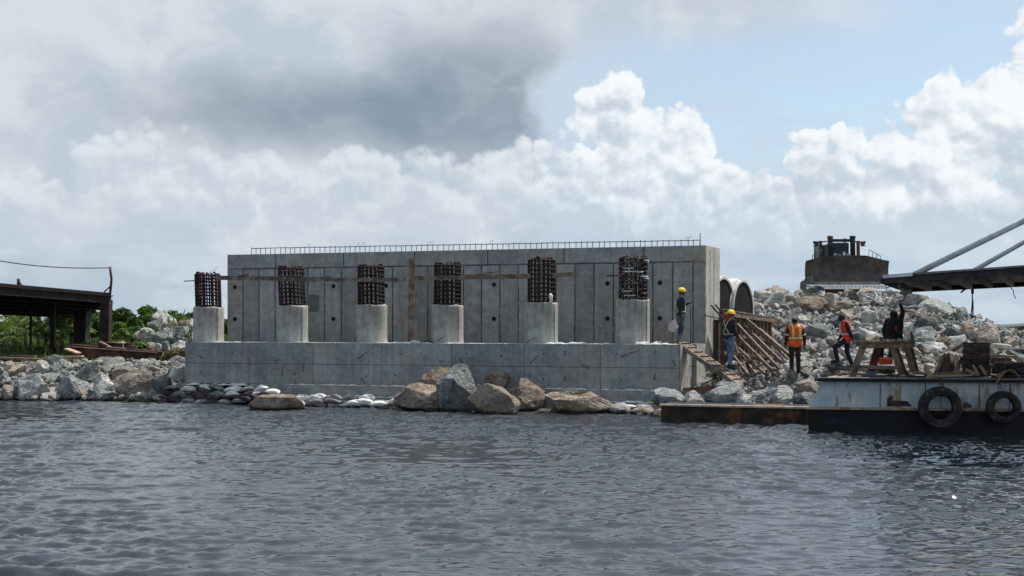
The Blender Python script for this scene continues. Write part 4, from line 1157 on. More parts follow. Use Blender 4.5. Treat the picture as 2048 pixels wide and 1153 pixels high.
scatter(14, (1880, 2060, 655, 740), (33, 45), (.22, .5), T5, 'between the timber stacks and the shed', 'right', 26)

# the uncountable broken stone between them
def rubble(name, spec, kind_seed):
    rg = np.random.default_rng(kind_seed); V_, F_, MI = [], [], []; off = 0
    shapes = [rock_shape(np.random.default_rng(900 + k), 1, 7, 0.0, .4, .95) for k in range(24)]
    for (n, xr, yr, sz, tone, cond) in spec:
        x = rg.uniform(xr[0], xr[1], n); y = rg.uniform(yr[0], yr[1], n)
        ok = cond(x, y); x, y = x[ok], y[ok]
        z = terrain(x, y)
        s = sz[0] * np.power(sz[1] / sz[0], rg.power(0.8, len(x)))
        for i in range(len(x)):
            p, f = shapes[rg.integers(24)]
            A_ = rg.normal(size=(3, 3)); q, _ = np.linalg.qr(A_)
            k = np.array([rg.uniform(.7, 1.4), rg.uniform(.7, 1.2), rg.uniform(.45, .9)]) * s[i]
            V_.append((p * k) @ q + np.array([x[i], y[i], z[i] + s[i] * rg.uniform(.0, .35)]))
            F_.append(f + off); off += len(p); MI.append(np.full(len(f), rg.choice(len(tone), p=tone)))
    me = np_mesh(name, np.concatenate(V_), np.concatenate(F_), [M['rock_pale'], M['rock_grey'], M['rock_beige'], M['rock_brown'], M['rock_dark']], np.concatenate(MI))
    return link(name, me, kind='stuff', label='uncountable grey and white broken stone covering the banks and the mound')
tA = [.46, .24, .17, .04, .09]
def notab(x, y):
    s = (x - O0.x) * UU.x + (y - O0.y) * UU.y; d = (x - O0.x) * NN.x + (y - O0.y) * NN.y
    return ~((s > -.2) & (s < LCAP + .5) & (d > -.3) & (d < 6.5)) & ~((x > 7) & (y < 32.8))
rubble('rubble', [
    (6400, (5.5, 23.5), (37.0, 56), (.07, .32), tA, lambda x, y: notab(x, y) & (terrain(x, y) > 1.0)),
    (5600, (9, 22.5), (46, 57), (.06, .17), [.42, .34, .14, .02, .08], lambda x, y: terrain(x, y) > 2.2),
    (3600, (6, 18), (33.2, 39), (.05, .17), [.44, .16, .28, .04, .08], notab),
    (2300, (-22, -10.6), (39.9, 44.2), (.05, .20), tA, notab),
    (700, (-18.5, -11.5), (45.5, 52.5), (.10, .28), tA, lambda x, y: terrain(x, y) > 1.40),
    (260, (-11.5, 7), (33.5, 40), (.05, .14), [.3, .2, .3, .1, .1], lambda x, y: (terrain(x, y) > .02) & (terrain(x, y) < .45) & notab(x, y)),
    (700, (14, 26), (33.5, 44), (.06, .2), tA, notab)], 3)

# ------------------------------------------------------------------ sandbags
def bag(c, l, wq, h, rz, mt, label, group):
    rg = np.random.default_rng(int(abs(c[0]) * 977 + abs(c[2]) * 313) % 99999)
    v, f = ICO[4]
    p = np.sign(v) * np.power(np.abs(v), 0.62)
    p = p * np.array([l / 2, wq / 2, h / 2])
    o = 0
    for k in range(10):
        fr = rg.normal(size=3) * (5 + 3 * k); o = o + np.sin(p @ fr + k) / (2 + k)
    cr_ = np.abs(np.sin(p @ (rg.normal(size=3) * 9))) + np.abs(np.sin(p @ (rg.normal(size=3) * 16)))
    p = p * (1 + .13 * o + .07 * (cr_ - 1))[:, None]
    p[:, 2] *= 1 - .55 * (np.abs(p[:, 0]) / (l / 2)) ** 5
    p[:, 2] -= .30 * h * (np.abs(p[:, 0]) / (l / 2)) ** 2
    me = np_mesh('sandbag', p, f, [M[mt]], smooth=True)
    ob = link('sandbag', me, c, label, 'sandbag', group); ob.rotation_euler = (rg.normal() * .14, rg.normal() * .12, rz + rg.normal() * .12)
    return ob
GBAG = 'sacks laid along the foot of the pile cap'
bags = []
for row, (py, x0, x1, mts) in enumerate(((803, 328, 505, ['sack_purple', 'sack_grey', 'sack_purple', 'sack_purple']), (796, 322, 530, ['sack_purple', 'sack_purple', 'sack_grey']), (788, 335, 540, ['sack_purple', 'sack_purple', 'sack_grey', 'sack_white']), (777, 345, 545, ['sack_grey', 'sack_grey', 'sack_white']))):
    px = x0
    while px < x1:
        bags.append((px, py + rr.uniform(-1.5, 1.5), rr.choice(mts), rr.uniform(.34, .52), ['bottom row', 'second row', 'third row', 'top row'][row] + ' of the stacked sacks at the left')); px += rr.uniform(22, 36)
bags += [(522, 786, 'sack_white', .46, 'right end of the stacked sacks'), (545, 783, 'sack_white', .42, 'right end of the stacked sacks')]
px = 598
while px < 800:
    bags.append((px, 804 + rr.uniform(-2, 2), rr.choice(['sack_white', 'sack_white', 'sack_grey']), rr.uniform(.42, .62), 'lower row left of the boulder cluster')); px += rr.uniform(26, 42)
px = 606
while px < 735:
    bags.append((px, 795 + rr.uniform(-1, 1), rr.choice(['sack_grey', 'sack_purple', 'sack_white']), rr.uniform(.38, .55), 'upper row left of the boulder cluster')); px += rr.uniform(26, 38)
for px in (1222, 1252, 1288): bags.append((px, 815, 'sack_white', .52, 'foot of the ledges left of the pontoon'))
cn = {'sack_white': 'white', 'sack_grey': 'grey', 'sack_purple': 'dark purple'}
order = {}
ORD = ['first', 'second', 'third', 'fourth', 'fifth', 'sixth', 'seventh', 'eighth', 'ninth', 'tenth', 'eleventh', 'twelfth']
for i, (px, py, mt, l, reg) in enumerate(bags):
    k = order.get((mt, reg), 0); order[(mt, reg)] = k + 1
    up = 803 - py
    if px < 560: D = float(np.interp(px, [330, 560], [40.0, 37.95])) - .30 + .017 * up
    elif px < 900: D = float(np.interp(px, [590, 800], [37.35, 36.3])) + .02 * up
    else: D = 34.7
    p = W(px, py, D)
    bag((p.x, p.y, max(p.z, .05)), l * 1.25, rr.uniform(.34, .46), rr.uniform(.13, .22), ANG + rr.uniform(-.25, .25), mt, f'{ORD[k]} {cn[mt]} sandbag from the left, {reg}', 'sacks along the foot of the pile cap')
M['mouth_shade'] = basic('pipe_mouth_shade', (0.022, 0.021, 0.020), (0.015, 0.015, 0.014), 2, .9, .1, spec=.1)  # near-black colour painting the shade inside the pipe mouths
# ------------------------------------------------------------------ concrete pipes behind the abutment
def conc_pipe(cx, cy, cz, lab, ang):
    ax = Vector((math.cos(ang), math.sin(ang), 0))      # pointing out of the visible mouth
    th = thing('concrete_pipe', lab, 'pipe', (cx, cy, cz - 1.3), 'large concrete pipes behind the abutment')
    r0, r1 = 1.12, 1.27
    mb = MB(); c = Vector((cx, cy, cz))
    mb.lathe([(r0, -2.5), (r0, 0), (r1 - .06, 0), (r1 - .06, -.12), (r1, -.13), (r1, -2.35), (r1 + .0, -2.5), (r0, -2.5)], c, ax, 56, smooth=False)
    o = part('pipe_barrel', mb, M['pipe'], th)
    for pl in o.data.polygons: pl.use_smooth = True
    em = o.modifiers.new('edge', 'EDGE_SPLIT'); em.split_angle = R(30)
    mb = MB().lathe([(r1 + .001, -1.05), (r1 + .05, -1.03), (r1 + .05, -.80), (r1 + .001, -.78)], c, ax, 56, smooth=False)
    part('pipe_collar', mb, M['pipe'], th)
    mb = MB().lathe([(0.0, -.05), (r0 + .02, -.04), (r0 + .02, -.08), (0.0, -.09)], c, ax, 40, smooth=False)  # added disc just inside the mouth, stands in for the shaded pipe interior
    part('mouth_shade_disc', mb, M['mouth_shade'], th)
PA = R(-31)
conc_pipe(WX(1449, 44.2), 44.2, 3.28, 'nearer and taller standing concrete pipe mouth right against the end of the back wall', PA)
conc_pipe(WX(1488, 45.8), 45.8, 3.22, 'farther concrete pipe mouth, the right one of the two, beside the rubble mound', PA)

# ------------------------------------------------------------------ timber formwork right of the abutment
fw = thing('timber_formwork', 'brown timber wall formwork with slanting braces leaning right of the concrete abutment', 'formwork', (WX(1490, 38.5), 38.5, 1.2))
pa, pb = Vector((WX(1440, 37.9), 37.9, 0)), Vector((WX(1543, 41.3), 41.3, 0))
u = (pb - pa).normalized(); nrm = Vector((u.y, -u.x, 0))      # towards the camera / right
zt0, zt1 = 3.12, 2.85
mb = MB(); mb.prism([pa + Vector((0, 0, 1.0)), pb + Vector((0, 0, 1.0)), pb + Vector((0, 0, zt1)), pa + Vector((0, 0, zt0))], -nrm * .04)
part('sheathing', mb, M['wood_brown'], fw)
L_ = (pb - pa).length
for k in range(13):
    t = (k + .3) / 13
    p = pa + u * (L_ * t) + nrm * .05
    part('stud', MB().bar(p + Vector((0, 0, .95)), p + Vector((0, 0, zt0 + (zt1 - zt0) * t - .02)), .055, .09, nrm), M['wood_lit'], fw)
for zz, mt in ((2.98, 'wood_lit'), (2.30, 'wood_grey'), (1.70, 'wood_grey')):
    a = pa + nrm * .13 + Vector((0, 0, zz + .03)); b = pb + nrm * .13 + Vector((0, 0, zz - .2))
    part('waler', MB().bar(a - u * .1, b + u * .1, .06, .12), M[mt], fw)
part('waler', MB().bar(pa + nrm * .02 + Vector((0, 0, zt0 + .04)), pb + nrm * .02 + Vector((0, 0, zt1 + .04)), .16, .05), M['wood_lit'], fw)
br = [(1462, 660, 38.0, 1545, 742, 34.9, .10), (1475, 650, 38.4, 1558, 738, 35.2, .10), (1490, 655, 38.8, 1563, 725, 36.0, .13), (1505, 648, 39.4, 1575, 718, 36.6, .08),
      (1470, 690, 38.0, 1530, 748, 34.8, .08), (1480, 705, 38.0, 1512, 748, 34.8, .07), (1495, 690, 38.3, 1545, 745, 35.0, .07), (1520, 660, 39.8, 1580, 712, 37.4, .12), (1458, 700, 37.6, 1495, 748, 34.7, .08),
      (1490, 640, 38.8, 1562, 700, 37, .18)]
for i, (x0, y0, d0, x1, y1, d1, wq) in enumerate(br):
    part('brace', MB().bar(W(x0, y0, d0), W(x1, y1, d1), .05, wq), M['wood_lit'] if i % 3 else M['wood_grey'], fw)
for (x0, y0, x1, y1, D) in ((1466, 690, 1482, 690, 37.2), (1468, 708, 1486, 709, 36.8), (1480, 722, 1500, 720, 36.2), (1472, 726, 1483, 748, 36.0), (1486, 728, 1497, 750, 35.6), (1466, 680, 1478, 712, 37), (1505, 735, 1520, 733, 35.4)):
    part('strut', MB().bar(W(x0, y0, D), W(x1, y1, D - .2), .05, .07), M['wood_lit'], fw)
# dark posts and leaning sticks at the wall corner
for (x0, y0, x1, y1, D, wq, mt) in ((1433, 640, 1432, 775, 36.6, .20, 'wood_dark'), (1444, 640, 1444, 772, 36.4, .13, 'wood_dark'), (1439, 645, 1438, 770, 36.3, .045, 'wood_lit'), (1452, 640, 1451, 700, 36.8, .1, 'wood_dark')):
    part('post', MB().bar(W(x0, y0, D), W(x1, y1, D), wq, .10, (0, 1, 0)), M[mt], fw)
for (x0, y0, x1, y1, D, lab) in ((1422, 611, 1448, 640, 36.2, 'upper stick of the pair slanting up beside the wall corner'), (1430, 610, 1455, 636, 36.4, 'second stick of the pair slanting up beside the wall corner'), (1408, 631, 1449, 640, 36.0, 'thin dark rod pointing left across the wall corner')):
    part('loose_stick', MB().bar(W(x0, y0, D), W(x1, y1, D - .1), .05, .05 if 'rod' not in lab else .03), M['wood_dark'], fw, lab)
part('tarp_scrap', MB().grid(lambda a, b: W(1448 + 40 * a, 619 + 3 * b + 2 * math.sin(a * 9), 36.6 + .1 * b), 12, 3), M['wood_lit'], fw)

# gangplank
gp = thing('gangplank', 'narrow timber gangplank sloping down right from the pile cap, with cross cleats', 'gangplank', W(1420, 770, 34.5))
ga, gb = W(1366, 679, 35.6) , W(1482, 766, 33.7)
ga.z = Z1 + .05
dirg = (gb - ga).normalized(); sideg = dirg.cross(Vector((0, 0, 1))).normalized()
for k in (-1, 0, 1):
    part('plank', MB().bar(ga + sideg * .13 * k, gb + sideg * .13 * k, .115, .045), M['wood_grey'] if k else M['wood_lit'], gp)
for k in range(9):
    c = ga.lerp(gb, (k + .5) / 9) + Vector((0, 0, .045))
    part('cleat', MB().bar(c - sideg * .19, c + sideg * .19, .035, .025), M['wood_brown'], gp)
part('side_rail', MB().bar(ga + sideg * .21 + Vector((0, 0, -.05)), gb + sideg * .21 + Vector((0, 0, -.05)), .045, .13), M['wood_grey'], gp)
part('side_rail', MB().bar(ga - sideg * .21 + Vector((0, 0, -.05)), gb - sideg * .21 + Vector((0, 0, -.05)), .045, .13), M['wood_lit'], gp)
part('prop', MB().bar(W(1452, 748, 34.0), W(1470, 775, 33.8), .06, .08), M['wood_lit'], gp)
single('timber_beam', MB().bar(W(1366, 783, 33.9), W(1460, 776, 33.7), .16, .20), M['wood_brown'], 'brown beam lying along the foot of the pile cap end', 'beam')
single('steel_rod', MB().tube([W(1384, 782, 33.7), W(1383, 755, 33.7)], .022, 6), M['wire'], 'short dark rod standing at the foot of the pile cap end', 'rod')

# ------------------------------------------------------------------ jetty on the left
jt = thing('steel_jetty', 'dark rusty steel jetty deck on thick box posts entering from the left', 'jetty', (-19.5, 52, 1.3))
A0, A1 = W(-60, 562, 43), W(222, 587, 50)
B0, B1 = W(-60, 575, 57), W(176, 590, 61.5)
B0.z = A0.z; B1.z = A1.z
th_ = Vector((0, 0, -.10))
mb = MB(); mb.prism([A0, A1, B1, B0], th_); part('deck_plate', mb, M['steel_dark'], jt)
def girder(a, b, h, nm='girder'):
    mb = MB()
    top = Vector((0, 0, -.10)); bot = Vector((0, 0, -h))
    mb.bar(a + top + Vector((0, 0, -.02)), b + top + Vector((0, 0, -.02)), .28, .035)
    mb.bar(a + bot, b + bot, .28, .035)
    mb.bar(a + (top + bot) / 2, b + (top + bot) / 2, .03, h - .14)
    part(nm, mb, M['steel_dark'], jt)
girder(A0, A1, .42); girder(B0, B1, 1.05)
for k in range(1, 5):
    girder(A0.lerp(B0, k / 5), A1.lerp(B1, k / 5), .42 + .12 * k, 'stringer')
girder(A1 + Vector((-.06, -.02, 0)), B1 + Vector((-.06, -.1, 0)), .55, 'end_beam')
for k in range(7):
    t = k / 7
    a = A0.lerp(A1, t + .02); b = B0.lerp(B1, t + .02)
    part('cross_beam', MB().bar(a + Vector((0, 0, -.3)), b + Vector((0, 0, -.36)), .14, .22), M['steel_dark'], jt)
part('edge_strip', MB().bar(A0 + Vector((0, -.16, -.02)), A1 + Vector((0, -.16, -.02)), .03, .07), M['steel_dark'], jt)
M['jetty_post'] = basic('jetty_post_steel', (0.040, 0.022, 0.018), (0.018, 0.011, 0.010), 2.5, 0.75, 0.25, c3=(0.065, 0.034, 0.026))
def boxpost(px, ptop, pbot, D, wq, mt='steel_dark'):
    a, b = W(px, ptop, D), W(px - (3 if wq > .3 else 1), pbot, D)
    mb = MB().bar(b, a, wq, wq, (0, 1, 0))
    mb.bar(b + Vector((wq * .2, -wq / 2 - .01, 0)), a + Vector((wq * .2, -wq / 2 - .01, -.1)), .05, .03, (0, 1, 0))
    part('post', mb, M[mt], jt)
boxpost(213, 600, 700, 49.6, .40, 'jetty_post'); boxpost(165, 622, 703, 55.5, .57); 
boxpost(106, 606, 716, 52, .20); boxpost(62, 606, 712, 54, .09)
mb = MB().tube([W(220, 590, 49.8), W(223, 560, 49.8), W(220, 534, 49.8)], .055, 8)
part('corner_pole', mb, M['steel_rust'], jt)
part('pole_stay', MB().tube([W(208, 585, 49.8), W(222, 572, 49.8)], .03, 6), M['steel_rust'], jt)
part('short_post', MB().tube([W(37, 573, 46), W(37, 558, 46)], .06, 6), M['steel_rust'], jt)
part('short_stay', MB().tube([W(46, 574, 46), W(38, 563, 46)], .025, 6), M['steel_rust'], jt)
q = [W(-60 + 280 * t, 510 + 26 * t, 43 + 6.8 * t) + Vector((0, 0, -.55 * 4 * t * (1 - t) * .35)) for t in np.linspace(0, 1, 24)]
single('cable', MB().tube(q, .022, 5), M['wire'], 'thin dark cable sagging from the jetty corner pole to the left edge', 'cable')
# timber and steel lying on the bank
def ibeam(a, b, h, wq, mt):
    mb = MB(); up = Vector((0, 0, h / 2 - .015))
    mb.bar(a + up, b + up, wq, .03); mb.bar(a - up, b - up, wq, .03); mb.bar(a, b, .025, h - .06)
    return mb
GST = 'steel beams lying on the left bank'
single('steel_beam', ibeam(W(133, 703, 46.5), W(312, 716, 44.6), .42, .32, 0), M['steel_rust'], 'long rusty steel beam lying in front on the left bank', 'beam', GST)
single('steel_beam', ibeam(W(145, 697, 47.6), W(325, 712, 46.0), .34, .30, 0), M['steel_rust'], 'rusty steel beam lying behind the longest one, ending nearest the pile cap', 'beam', GST)
single('steel_beam', ibeam(W(196, 692, 47.0), W(246, 694, 46.6), .30, .3, 0), M['steel_rust'], 'short rusty beam piece lying across the others at the jetty post', 'beam', GST)
for (x0, y0, x1, y1, D, wq, hq, mt, lab) in ((94, 715, 166, 713, 45.0, .22, .07, 'wood_pale', 'bright fresh board lying at the top of the left bank'),
        (0, 716, 140, 722, 44.6, .30, .07, 'wood_grey', 'long grey board running from the left edge along the bank top'),
        (100, 719, 150, 720, 44.7, .15, .05, 'wood_lit', 'short split board just under the bright one'),
        (133, 698, 158, 707, 45.6, .30, .05, 'wood_pale', 'pale board end sticking up over the left end of the rusty beams'),
        (200, 684, 226, 698, 46.4, .12, .06, 'wood_lit', 'reddish stick leaning on the beams at the foot of the right jetty post'),
        (215, 695, 250, 698, 46.2, .2, .05, 'wood_lit', 'flat brown board on top of the rusty beams'),
        (20, 712, 70, 714, 45.6, .2, .05, 'wood_brown', 'brown board behind the long grey one near the left edge')):
    single('board', MB().bar(W(x0, y0, D), W(x1, y1, D - .2), wq, hq), M[mt], lab, 'board', 'boards lying on the left bank')
bk = thing('rusty_bucket', 'rusty brown bucket standing behind the steel beams below the left rock pile', 'bucket', W(262, 710, 47.0))
c = W(262, 708, 47.0)
part('bucket_body', MB().lathe([(0, 0), (.22, 0), (.29, .42), (.27, .42), (.2, .03), (0, .03)], c, (0, 0, 1), 20), M['steel_rust'], bk)
part('bucket_rim', MB().ring(c + Vector((0, 0, .42)), (0, 0, 1), .285, .022, 20, 6), M['steel_rust'], bk)

# ------------------------------------------------------------------ plants of the left bank
def leaf_quads(n, centers, radii, size, rg, shell=.55, aspect=1.7, droop=0.0):
    ci = rg.integers(0, len(centers), n)
    d = rg.normal(size=(n, 3)); d /= np.linalg.norm(d, axis=1)[:, None]
    rad = shell + (1.05 - shell) * rg.random(n) ** .6
    c = centers[ci] + d * radii[ci] * rad[:, None]
    nrm = d * .7 + rg.normal(size=(n, 3)) * .6 + np.array([0, 0, .4]); nrm /= np.linalg.norm(nrm, axis=1)[:, None]
    a = np.cross(nrm, rg.normal(size=(n, 3))); a /= np.linalg.norm(a, axis=1)[:, None]; b = np.cross(nrm, a)
    s = size * rg.uniform(.6, 1.35, n)[:, None]
    v = np.stack([c - a * s * aspect, c + b * s, c + a * s * aspect - np.array([0, 0, droop]) * s, c - b * s], 1).reshape(-1, 3)
    return v, np.arange(4 * n).reshape(-1, 4)
def tree(px, D, ptop, wpx, lab, mt, seed, group, leaf=.13, n=5200):
    rg = np.random.default_rng(seed); x = WX(px, D); z0 = float(terrain(x, D)); zt = WZ(ptop, D); H = zt - z0
    Wd = wpx / F * D / 2
    th = thing('broadleaf_tree', lab, 'tree', (x, D, z0), group)
    cs, rs = [], []
    for k in range(15):
        t = rg.uniform(.12, .84); a = rg.uniform(0, 6.28); q = math.sin(math.pi * min(.97, t * .8 + .22))
        r_ = rg.uniform(.2, .36) * H * .62
        cs.append((x + math.cos(a) * Wd * q * .66, D + math.sin(a) * Wd * q * .5, z0 + H * t)); rs.append((r_ * 1.25, r_ * 1.1, r_ * .72))
    cs.append((x + rg.normal() * .2, D, zt - H * .14)); rs.append((H * .18, H * .18, H * .13))
    v, f = leaf_quads(n, np.array(cs), np.array(rs), leaf, rg, .35)
    v -= np.array([x, D, z0])
    link('crown', np_mesh('crown', v, f, [M[mt]]), parent=th)
    mb = MB(); mb.tube([(x, D, z0 - .1), (x + .1, D, z0 + H * .35), (x + .05, D, z0 + H * .7)], [.14, .10, .05], 8)
    for k in range(7):
        c = cs[k * 2]; mb.tube([(x + .05, D, z0 + H * .3), (c[0] * .5 + x * .5, (c[1] + D) / 2, z0 + H * .5), c], [.06, .04, .015], 5)
    part('trunk', mb, M['bark'], th)
GT = 'trees behind the left bank'
tree(10, 84, 652, 90, 'low dark green tree at the far left edge, lowest of the row', 'leaf_a', 1, GT)
tree(62, 86, 640, 90, 'low green tree seen behind the thin jetty prop', 'leaf_a', 2, GT)
tree(122, 84, 627, 90, 'dark green tree rising left of the thick dark jetty post', 'leaf_a', 3, GT)
tree(150, 90, 622, 90, 'tree crown seen between the thin post and the thick dark post', 'leaf_b', 4, GT)
tree(190, 86, 624, 80, 'green tree framed between the two thick jetty posts', 'leaf_a', 5, GT)
tree(245, 82, 617, 66, 'open crowned tree just right of the jetty corner post', 'leaf_a', 6, GT, n=3600)
tree(232, 76, 646, 70, 'bright fresh green bush tree below the open crowned tree', 'leaf_b', 7, GT)
tree(292, 84, 613, 76, 'tallest green tree standing left behind the rock pile', 'leaf_b', 8, GT)
tree(345, 86, 622, 60, 'rounded green tree right behind the rock pile', 'leaf_b', 9, GT)
tree(378, 88, 627, 50, 'green tree crown showing just left of the first pier', 'leaf_a', 10, GT)
tree(440, 95, 640, 90, 'low tree hidden mostly behind the first pier', 'leaf_a', 12, GT, n=2500)
# broad fronded palms in front of them
M['palm_leaf'] = leaf_mat('palm_leaf', (0.17, 0.21, 0.08), (0.075, 0.10, 0.04))
def palm(px, D, ptop, lab, seed):
    rg = random.Random(seed); x = WX(px, D); z0 = float(terrain(x, D)); H = WZ(ptop, D) - z0
    th = thing('fan_palm', lab, 'palm', (x, D, z0), 'young palms on the left bank')
    hc = H * .55
    part('trunk', MB().tube([(x, D, z0 - .1), (x, D, z0 + hc)], [.12, .09], 8), M['bark'], th)
    for k in range(17):
        a = rg.uniform(0, 6.28); e = rg.uniform(-.35, 1.25); L = H * rg.uniform(.38, .62)
        d = Vector((math.cos(a) * math.cos(e), math.sin(a) * math.cos(e), math.sin(e)))
        c0 = Vector((x, D, z0 + hc)); c1 = c0 + d * L
        mb = MB(); mb.tube([c0, c1], [.02, .012], 4)
        side = d.cross(Vector((0, 0, 1))).normalized() if abs(d.z) < .99 else Vector((1, 0, 0)); up = side.cross(d)
        nb = 13; r_ = H * rg.uniform(.28, .40)
        for j in range(nb):
            b = (j / (nb - 1) - .5) * 4.2
            dd = d * math.cos(b) + side * math.sin(b)
            tip = c1 + dd * r_ + Vector((0, 0, -.25 * r_)) + up * .04 * (j % 2)
            mid = c1 + dd * r_ * .55 + up * .05
            wv_ = dd.cross(up).normalized() * r_ * .085
            mb.add([c1, mid + wv_, tip, mid - wv_], [(0, 1, 2, 3)])
        part('frond', mb, M['palm_leaf'] if k % 3 else M['leaf_b'], th)
for i, (px, D, pt, lab) in enumerate(((28, 66, 655, 'palm nearest the left edge'), (52, 63, 640, 'second palm from the left edge, taller than its neighbours'), (78, 66, 645, 'palm in the middle between the two thin jetty posts'),
        (92, 62, 652, 'palm just left of the thin jetty post'), (122, 64, 655, 'palm just right of the thin jetty post'), (143, 62, 648, 'palm close to the left side of the thick dark post'), (8, 64, 665, 'small palm cut by the left edge of the picture'))):
    palm(px, D - 2.5, pt - 8, lab, 60 + i)
def shrub(px, D, ptop, wpx, mt, lab, seed, leaf=.07, n=900):
    rg = np.random.default_rng(seed); x = WX(px, D); z0 = float(terrain(x, D)); H = max(.3, WZ(ptop, D) - z0); Wd = wpx / F * D / 2
    th = thing('shrub', lab, 'shrub', (x, D, z0), 'shrubs of the left bank')
    cs = np.array([(x + rg.uniform(-.5, .5) * Wd * 1.3, D + rg.uniform(-.5, .5) * Wd, z0 + H * rg.uniform(.2, .7)) for _ in range(7)]); rs = np.array([(Wd * .5, Wd * .5, H * .34)] * 7)
    v, f = leaf_quads(n, cs, rs, leaf, rg, .2); v -= np.array([x, D, z0])
    link('foliage', np_mesh('foliage', v, f, [M[mt]]), parent=th)
    mb = MB()
    for c in cs: mb.tube([(x, D, z0 - .05), tuple(c)], [.02, .008], 4)
    part('stem', mb, M['bark'], th)
shrub(283, 47.8, 680, 34, 'leaf_b', 'leafy green shrub beside the rusty bucket', 1)
shrub(272, 48.2, 672, 26, 'leaf_a', 'dark green shrub behind the rusty bucket', 2)
shrub(300, 46.5, 700, 30, 'leaf_c', 'olive shrub at the right end of the rusty beams', 3)
shrub(345, 45.4, 700, 40, 'leaf_dry', 'dry brown brush in front of the left rock pile', 4, .05, 1300)
shrub(368, 45.4, 694, 30, 'leaf_dry', 'dry straw coloured brush against the pile cap corner', 5, .05, 1000)
shrub(20, 52, 690, 60, 'leaf_b', 'bright green shrub at the left edge above the bank', 6)
shrub(75, 51, 694, 60, 'leaf_b', 'bright green shrub under the palms left of the thin post', 7)
shrub(128, 51, 692, 46, 'leaf_c', 'olive shrub between the thin post and the thick post', 8)
shrub(185, 55, 680, 40, 'leaf_a', 'dark shrub between the two thick jetty posts', 9)
shrub(235, 52, 682, 30, 'leaf_b', 'green shrub right of the jetty corner post', 10)
rg = np.random.default_rng(5)
n = 15000
x = rg.uniform(-34, -11.6, n); y = 46 + 44 * rg.random(n) ** 1.5
z = terrain(x, y); hgt = rg.uniform(.12, .55, n) * np.where(y < 49, .6, 1.2)
a = rg.uniform(0, 6.28, n); wx_ = np.cos(a) * .035; wy_ = np.sin(a) * .035; lx, ly = rg.normal(0, .15, n), rg.normal(0, .15, n)
v = np.stack([np.stack([x - wx_, y - wy_, z - .02], 1), np.stack([x + wx_, y + wy_, z - .02], 1), np.stack([x + lx + wx_ * .6, y + ly, z + hgt], 1), np.stack([x + lx - wx_ * .6, y + ly, z + hgt * .97], 1)], 1).reshape(-1, 3)
link('weeds', np_mesh('weeds', v, np.arange(4 * n).reshape(-1, 4), [M['leaf_b'], M['leaf_c'], M['leaf_dry']], rg.integers(0, 3, n)), kind='stuff', label='rough weeds and grass growing behind the left bank')
# far shore scrub to the horizon, one mass
n = 52000
x = rg.uniform(-260, 330, n); y = rg.uniform(150, 330, n)
z = 1.0 + rg.random(n) ** 1.5 * np.where(x < -8, 2.2 + 1.0 * np.sin(x * .05) + .6 * np.sin(x * .13), 1.1)
s = .32
v = np.stack([np.stack([x - s, y, z], 1), np.stack([x, y, z - s * .6], 1), np.stack([x + s, y + .2, z + .1], 1), np.stack([x, y, z + s * .7], 1)], 1).reshape(-1, 3)
link('distant_scrub', np_mesh('distant_scrub', v, np.arange(4 * n).reshape(-1, 4), [M['leaf_a']]), kind='stuff', label='far low green scrub along the horizon')

# ------------------------------------------------------------------ bulldozer on the mound
DZ = 56.0
bx, bz = WX(1695, DZ), WZ(578, DZ)
dz = thing('bulldozer', 'bulldozer with a wide dark blade parked on top of the rubble mound facing the water', 'bulldozer', (bx, DZ + 2, bz - .3))
hw = 2.02
def bl_top(x):
    ax = abs(x) / hw
    return 1.62 - .27 * max(0, (ax - .42) / .58) ** 1.15
def blade(u, v):
    x = (u * 2 - 1) * hw; t = bl_top(x)
    z = .24 + v * (t - .24); k = z / 1.6
    y = .34 * (1 - (2 * k - 1.05) ** 2) * 1.0 + (-.22 * max(0, abs(x) / hw - .86) / .14)
    return (bx + x, DZ + y, bz + z)
mb = MB(); mb.grid(blade, 40, 14)
mb.grid(lambda u, v: tuple(np.array(blade(u, v)) + np.array([0, .07, 0])), 40, 14)
for k in range(40):
    a = np.array(blade(k / 40, 1)); b = np.array(blade((k + 1) / 40, 1)); o = np.array([0, .07, 0])
    mb.add([a, b, b + o, a + o], [(0, 1, 2, 3)])
for u_ in (0, 1):
    for k in range(14):
        a = np.array(blade(u_, k / 14)); b = np.array(blade(u_, (k + 1) / 14)); o = np.array([0, .07, 0]); mb.add([a, b, b + o, a + o], [(0, 1, 2, 3)])
part('blade', mb, M['blade'], dz)
part('wear_strip', MB().prism([(bx - 1.62, DZ + .02, bz + .20), (bx + 1.62, DZ + .02, bz + .20), (bx + 1.60, DZ + .13, bz + .36), (bx - 1.60, DZ + .13, bz + .36)], (0, .03, 0)), M['blade_mid'], dz)
mb = MB().prism([(bx - 2.02, DZ - .16, bz - .02), (bx + 2.02, DZ - .16, bz - .02), (bx + 2.02, DZ - .05, bz + .20), (bx - 2.02, DZ - .05, bz + .20)], (0, .04, 0))
ce = part('cutting_edge', mb, M['blade_edge'], dz)
for k in range(19):
    x = bx - 1.65 + 3.3 * k / 18
    part('bolt', MB().tube([(x, DZ - .125, bz + .09), (x, DZ - .085, bz + .10)], .022, 8), M['machine_dark'], ce)
